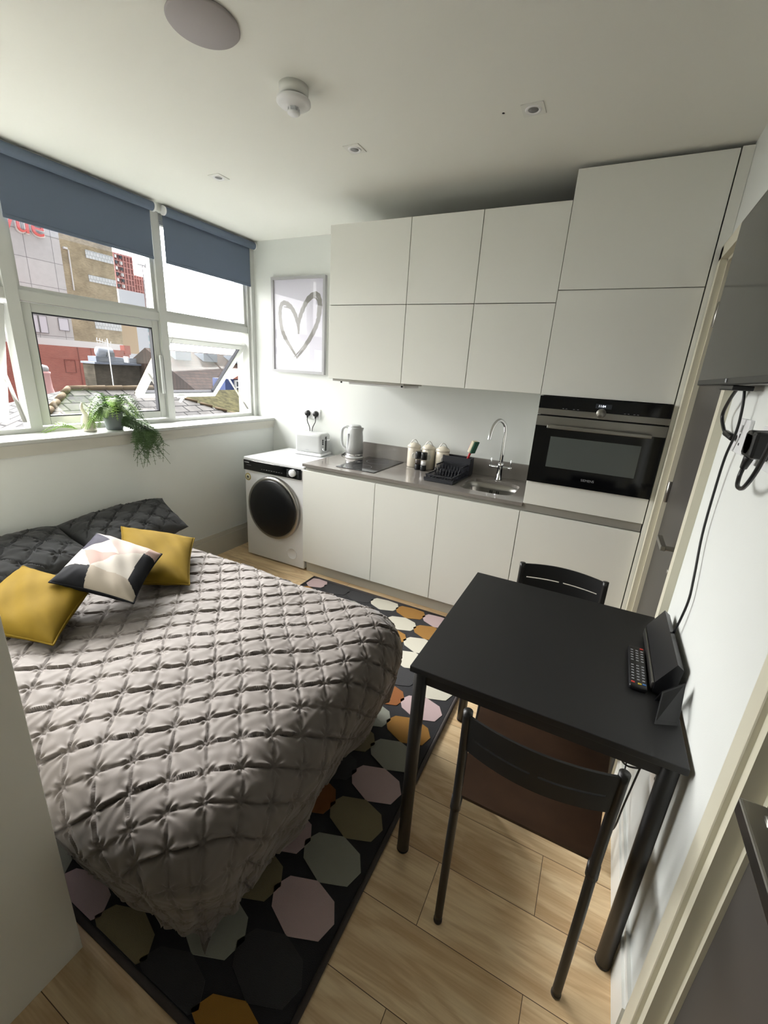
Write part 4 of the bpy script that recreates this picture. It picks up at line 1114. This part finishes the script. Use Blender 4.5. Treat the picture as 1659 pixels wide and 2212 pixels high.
for k in range(54):      # upper fronds
    a = R1.uniform(0, 2*PI); L = R1.uniform(.12, .21); e = R1.uniform(.2, 1.1)
    dx, dy = math.cos(a), math.sin(a)
    if dx < -.3: L *= .5
    h1 = L*e*.6
    p = [top+Vector((dx*.01, dy*.01, -.02)), top+Vector((dx*L*.35, dy*L*.35, h1)), top+Vector((dx*L*.75, dy*L*.75, h1*.75)), top+Vector((dx*L, dy*L, h1*.2-.05*R1.random()))]
    p = [Vector((max(q.x, -.955), q.y, q.z)) for q in p]
    frond(s, p, .044, n=18, mi=(1 if dx < .2 or R1.random() < .3 else 0), seed=k)
for k in range(34):      # side fronds lying towards the sill
    sg = -1 if k % 2 else 1; L = R1.uniform(.10, .20); yx = R1.uniform(-.04, .06)
    p = [top+Vector((0, sg*.02, -.01)), top+Vector((yx*.5, sg*L*.5, .01+.04*R1.random())), top+Vector((yx, sg*L*.85, -.03)), top+Vector((yx*1.2, sg*L, -.075))]
    p = [Vector((max(q.x, -.955), q.y, q.z)) for q in p]
    frond(s, p, .034, n=18, mi=(1 if sg < 0 else 0), seed=100+k)
for k in range(48):      # trailing fronds over the sill edge
    oy = R1.uniform(.05, .22); L = R1.uniform(.10, .24); ox = R1.uniform(.0, .05)
    zt_ = 1.085
    p = [pc+Vector((.03, .03+oy*.2, .08)), Vector((-.80+ox*.2, pc.y+oy*.5, 1.10+.03*R1.random())), Vector((-.735+ox*.3, pc.y+oy*.8, 1.075)),
         Vector((-.722+ox*.5, pc.y+oy*.95+R1.uniform(-.05, .02), 1.0)), Vector((-.72+ox*.5, pc.y+oy+R1.uniform(-.10, .07), 1.069-L))]
    frond(s, p, .046, n=20, mi=0, seed=200+k)
s.build('foliage', [m_leaf, m_leaf2], t, fix=False)
s = MB()
for k in range(7):
    a = R1.uniform(-.3, .3)
    b0 = Vector((-.885, -.98, 1.085)); L = R1.uniform(.10, .19)
    frond(s, [b0, b0+Vector((a*.05, -L*.5, .018+.02*R1.random())), b0+Vector((a*.12, -L, -.004))], .026, n=16, mi=0, seed=300+k)
tag(s.build('fern_sprig', [m_leaf2], loc=(-.885, -1.05, 1.07), fix=False), 'bright green fern sprig lying on the sill left of the elephant', 'plant')
ec = Vector((-.875, -.915, 1.069))
t = thing('elephant_figurine', 'small white ceramic elephant figurine with raised trunk on the sill', 'figurine', tuple(ec))
s = MB(); s.lathe([(.030, 0), (.036, .004), (.037, .03), (.034, .06), (.026, .085), (.016, .10), (.004, .106)], c=tuple(ec), n=28)
s.v = [Vector((v.x, v.y+.0+(v.z-1.069)*-.12, v.z)) for v in s.v]
s.build('body', m_cer, t)
MB().tube([ec+Vector((0, -.008, .085)), ec+Vector((0, -.020, .112)), ec+Vector((0, -.030, .135)), ec+Vector((0, -.028, .155)), ec+Vector((0, -.024, .165))], [.013, .010, .008, .006, .005], n=12).build('trunk', m_cer, t)
s = MB()
s.add([ec+Vector(p) for p in ((.014, .0, .095), (.020, .022, .070), (.016, .030, .055), (.018, .012, .060), (.010, .0, .090))], [(0, 1, 2, 3, 4)])
s.add([ec+Vector(p) for p in ((-.014, .0, .095), (-.020, .022, .070), (-.016, .030, .055), (-.018, .012, .060), (-.010, .0, .090))], [(0, 1, 2, 3, 4)])
s.build('ear', m_cer, t, fix=False)

# ------------------------------------------------------------------ outside
m_asph = mat('street_ground', (96, 94, 92), .95, var=.15, vscale=.3)
tag(B(-420, -1.6, -200, 420, -9.2, -9).build('street_ground', m_asph, loc=(-100, 0, -9)), kind='structure')
m_slab = brick('pale_grey_cladding', (170, 172, 174), (178, 179, 181), (118, 119, 122), 4.7, 4.5, 'yz', ms=.05, bump=0, var=.06, off=0)
m_tan = brick('yellow_stock_brick', (160, 150, 126), (140, 130, 108), (156, 148, 130), .45, .15, 'yz', ms=.02, bump=0, var=.3, nscale=.5)
m_redb = brick('red_brick', (150, 92, 84), (140, 84, 78), (150, 104, 96), .45, .15, 'yz', ms=.02, bump=0, var=.12, nscale=.6)
m_brnb = brick('brown_brick', (92, 86, 76), (74, 70, 62), (84, 80, 72), .23, .075, 'yz', ms=.01, bump=0, var=.4, nscale=1.2)
m_block = brick('glass_block', (176, 184, 188), (186, 192, 196), (150, 156, 160), .62, .75, 'yz', ms=.06, bump=0, var=.05)
m_slate = brick('grey_slate', (84, 82, 80), (54, 54, 54), (12, 12, 12), .34, .24, 'yx', ms=.016, rough=.7, var=.35, nscale=3)
m_moss = mat('mossy_slate', (50, 48, 30), .95, spec=.03, var=.5, vscale=6, bump=.8, bscale=20)
m_ridge = mat('ridge_tile', (78, 68, 55), .9, spec=.03, var=.2, vscale=3)
m_pink = mat('pink_render', (168, 128, 128), .9, var=.1, vscale=2)
m_white2 = mat('white_painted_wood', (190, 192, 194), .6)
m_lead = mat('blue_grey_lead', (98, 106, 118), .6)
m_brick_t = mat('terracotta_cladding', (138, 90, 76), .8)
m_darkw = mat('dark_window', (60, 66, 74), .2)
m_bluew = mat('blue_wall', (52, 66, 108), .8, var=.1, vscale=3)
m_sign = mat('sign_red', (186, 84, 80), .5); m_signw = mat('sign_white', (210, 210, 208), .5); m_signo = mat('sign_orange', (220, 130, 70), .5)
m_line = mat('dark_joint', (112, 114, 118), .8)
# cinema building
t = thing('cinema_building', 'large grey and tan brick cinema building with a red sign, seen through the window', 'building', (-105, 52, -9))
B(-112, -100, 20, 53.5, 3.9, 30).build('cladding', m_slab, t)
B(-112, -100.02, 53.5, 64, 2.2, 30).build('brick_wall', m_tan, t)
B(-112, -101, 64, 68.4, 2.2, 8.6).build('brick_wall', mat('tan_render', (156, 140, 116), .9), t)
B(-112, -99.8, 20, 63.8, 2.4, 4.0).build('fascia', m_white2, t)
for z0, z1 in ((20.4, 21.9), (16.0, 17.27), (6.85, 8.2)): B(-100.05, -99.9, 58.2, 64.0, z0, z1).build('window', m_block, t)
for y0, y1 in ((46.0, 47.35), (47.45, 48.9), (50.9, 52.85)):
    f = ring(MB(), -100.0, -99.85, y0, y1, 4.9 if y0 < 50 else 5.7, 8.1, .09).build('window', m_line, t)
    B(-99.98, -99.9, y0+.09, y1-.09, (4.9 if y0 < 50 else 5.7)+.09, 8.0).build('pane', mat('pale_lilac_panel', (182, 184, 194), .4), f)
MB().box(-99.98, -99.7, 54.75, 54.9, 13.7, 21.0).box(-99.98, -99.5, 53.9, 54.6, 21.0, 21.35).build('drainpipe', m_white2, t)
sg = text('sign', 'vue', 5.2, faceX(-99.7, 47.3, 23.4), m_signw, t, depth=.25)
text('sign_letters', 'vue', 4.9, faceX(-99.35, 47.3, 23.45), m_sign, t, depth=.15)
# red brick
t = thing('red_brick_building', 'lower red brick building in front of the cinema', 'building', (-84, 42, -9))
B(-90, -80, 15, 51.9, -9, 2.5).build('wall', m_redb, t)
B(-81, -79.7, 50.9, 52.0, 1.8, 3.4).build('pier', m_redb, t)
ring(MB(), -80, -79.9, 40.4, 42.1, -1.7, .4, .06).build('panel_outline', mat('dark_red_joint', (110, 60, 56), .8), t)
MB().box(-80, -79.92, 42.75, 42.85, -9, 2.5).box(-80, -79.92, 44.9, 45.0, -9, 2.5).build('joint', mat('dark_red_joint2', (112, 62, 58), .8), t)
# tower with red frame
t = thing('tower_block', 'distant high-rise tower with a red grid facade', 'building', (-290, 190, -9))
B(-300, -280, 181, 193, -9, 60.7).build('wall', mat('tower_red_brown', (124, 84, 84), .8), t)
B(-300, -281, 193, 201, -9, 50.8).build('wall', mat('tower_red_brown2', (140, 92, 88), .8), t)
s = MB()
for k in range(7):
    y = 181.3+k*1.95; s.box(-280, -279.3, y, y+.35, 38, 60.7)
for k in range(5):
    y = 193.4+k*1.8; s.box(-281, -280.2, y, y+.35, 36, 50.8)
for k in range(7): s.box(-280, -279.5, 181, 193, 40.5+k*3.2, 40.9+k*3.2); 
for k in range(4): s.box(-281, -280.4, 193, 201, 38.5+k*3.4, 38.9+k*3.4)
s.build('grid_frame', mat('tower_pale_red', (176, 128, 124), .8), t)
for r in range(7):
    for c_ in range(2):
        B(-279.6, -279.3, 182.0+c_*2.9, 183.6+c_*2.9, 38.6+r*3.2, 40.3+r*3.2).build('window', m_darkw if (r+c_) % 2 else m_white2, t)
t = thing('tower_crane', 'crane jib standing out against the sky beside the distant tower', 'crane', (-276, 197, -9))
MB().box(-276, -275.5, 196.9, 197.3, -9, 57).box(-276, -275.4, 194, 200.5, 56.2, 56.9).box(-276, -275, 198.5, 200, 55.4, 58).build('jib', m_mark, t)
t = thing('office_block', 'pale blue-grey block between the cinema and the mullion', 'building', (-135, 88, -9))
B(-140, -130, 84, 92, -9, 19.9).build('wall', mat('pale_blue_cladding', (158, 164, 174), .6), t)
B(-140, -130.5, 89.5, 93.5, -9, 15.7).build('glazed_wing', mat('teal_glass_wall', (126, 158, 164), .3), t)
s = MB()
for k in range(5): s.box(-130.45, -130.3, 92, 93.5, 3+k*2.6, 3.9+k*2.6)
s.box(-130, -129.8, 84.1, 85.4, 14.8, 15.2); s.build('ledge', m_white2, t)
# brown parapet building
t = thing('brown_brick_building', 'dark brown brick building with a blue parapet beyond the slate roof', 'building', (-38, 21, -9))
B(-36.5, -35, 19.0, 24.6, -9, .85).build('wall', m_brnb, t)
B(-36.6, -34.7, 18.9, 24.7, .80, .95).build('cornice', m_lead, t)
B(-36.4, -35.3, 19.4, 24.6, .95, 1.38).build('parapet', m_lead, t)
s = MB(); s.lathe([(.38, 0), (.38, 1.1)], n=24, M=Matrix.Translation((-35.2, 19.5, 1.72)) @ Matrix.Rotation(-PI/2, 4, 'X')); s.build('duct', m_lead, t)
B(-35.6, -34.75, 20.0, 20.6, 1.38, 1.72).build('duct_hood', m_darkw, t)
for y in (21.6, 23.0): B(-35.2, -34.65, y, y+.12, 1.0, 1.5).build('bracket', m_white2, t)
# slate roofs
zr, rx, rys, rye, m_s = .87, -7.0, 2.2, 3.9, .42
ex = -2.2; dz_ = m_s*(ex-rx); dx_ = ex-rx
t = thing('slate_roof', 'grey slate hip roof with clay ridge tiles just outside the window', 'roof', (rx, 3, -9))
s = MB()
A_ = (rx, rys, zr); Bq = (rx, rye, zr); C1 = (ex, rys-dx_, zr-dz_); C2 = (ex, rye+dx_, zr-dz_); C3 = (rx-dx_, rys-dx_, zr-dz_); C4 = (rx-dx_, rye+dx_, zr-dz_)
s.add([A_, Bq, C2, C1, C3, C4], [(0, 3, 2, 1), (0, 1, 5, 4), (0, 4, 3), (1, 2, 5)])
s.build('slates', m_slate, t)
def ridge(p, q, w=.055, name='ridge_tiles'):
    p = Vector(p); q = Vector(q); n_ = max(2, int((q-p).length/.32)); s = MB()
    for k in range(n_):
        a = p.lerp(q, k/n_); b = p.lerp(q, (k+1)/n_-.008)
        s.tube([a+Vector((0, 0, .01)), b+Vector((0, 0, .02))], w, n=10, cubic=False)
    return s.build(name, m_ridge, t)
ridge(A_, Bq); ridge(A_, C1); ridge(Bq, C2, .03)
B(rx-dx_+.3, ex-.3, rys-dx_+.3, rye+dx_-.3, -9, zr-dz_).build('wall', m_brnb, t)
t = thing('mossy_roof', 'mossy brown roof behind the slate hip, seen through the right window', 'roof', (-9, 9, -9))
s = MB().add([(-11.5, 6.6, .50), (-11.5, 16, .50), (-6.0, 16, -1.7), (-6.0, 6.6, -1.7), (-14, 6.6, -1.2), (-14, 16, -1.2)], [(0, 3, 2, 1), (0, 1, 5, 4)])
s.build('slates', m_moss, t)
B(-13.9, -6.2, 6.8, 15.9, -9, -1.3).build('wall', m_brnb, t)
# far ridge line behind open sash
t = thing('terraced_roofs', 'row of brown tiled roofs with skylights further back in the right window', 'roof', (-30, 28, -9))
s = MB().add([(-34, 22.8, 2.3), (-34, 46, 2.3), (-27, 46, -1.4), (-27, 22.8, -1.4), (-41, 22.8, -1.4), (-41, 46, -1.4)], [(0, 3, 2, 1), (0, 1, 5, 4), (0, 4, 3), (1, 2, 5)])
s.build('tiles', brick('brown_tiles', (58, 46, 41), (46, 38, 35), (24, 22, 20), .5, .4, 'yx', ms=.03, bump=0, var=.3, nscale=.8), t)
B(-40.5, -27.3, 23, 45.8, -9, -1.4).build('wall', m_brnb, t)
for y in (24.5, 27.5, 31): B(-33.6, -32.4, y, y+1.6, 1.5, 2.2).build('skylight', m_lead, t)
# blue house
t = thing('blue_house', 'blue house with white-framed windows and terracotta gable beyond the mossy roof', 'building', (-24, 22, -9))
B(-23.2, -22, 20.1, 26, -9, .45).build('wall', m_bluew, t)
MB().prism([(20.6, .45), (23.6, .45), (22.1, 1.15)], 'x', -23.2, -21.8).build('gable', m_brick_t, t)
wn = ring(MB(), -22.0, -21.85, 20.9, 23.2, -1.2, .38, .1)
wn.box(-22.0, -21.86, 21.5, 21.58, -1.2, .38); wn.box(-22.0, -21.86, 21.95, 22.03, -1.2, .38); wn.box(-22.0, -21.86, 20.9, 23.2, -.15, -.06)
wn = wn.build('window', m_white2, t)
B(-21.98, -21.92, 21.0, 23.1, -1.1, .3).build('pane', m_darkw, wn)
# chimney and aerial
t = thing('chimney', 'pink rendered chimney rising beside the slate roof', 'chimney', (-9, 2.7, -9))
s = MB(); s.lathe([(.42, -9.6), (.40, -.55), (.22, -.30), (.145, .02), (.135, .28), (.15, .30), (.15, .34), (.10, .35)], c=(-9.0, 2.78, .75), n=4+20)
s.build('stack', m_pink, t)
MB().lathe([(.10, 0), (.13, .02), (.13, .08), (.11, .12), (.04, .14)], c=(-9.0, 2.78, 1.09), n=20).build('cowl', m_grey, t)
t = thing('tv_aerial', 'thin television aerial on a mast above the slate roof', 'aerial', (-11, 5.5, .5))
MB().cyl((-11, 5.53, -1), (-11, 5.50, 1.95), .014, n=8).build('mast', m_white2, t)
s = MB().cyl((-11, 5.2, 1.88), (-11, 5.62, 1.80), .010, n=6)
for k in range(6):
    y = 5.22+k*.075; z = 1.876-k*.0145; s.cyl((-11, y, z-.07), (-11, y, z+.07), .006, n=6)
s.build('array', m_white2, t)
print('objects', len(bpy.data.objects))
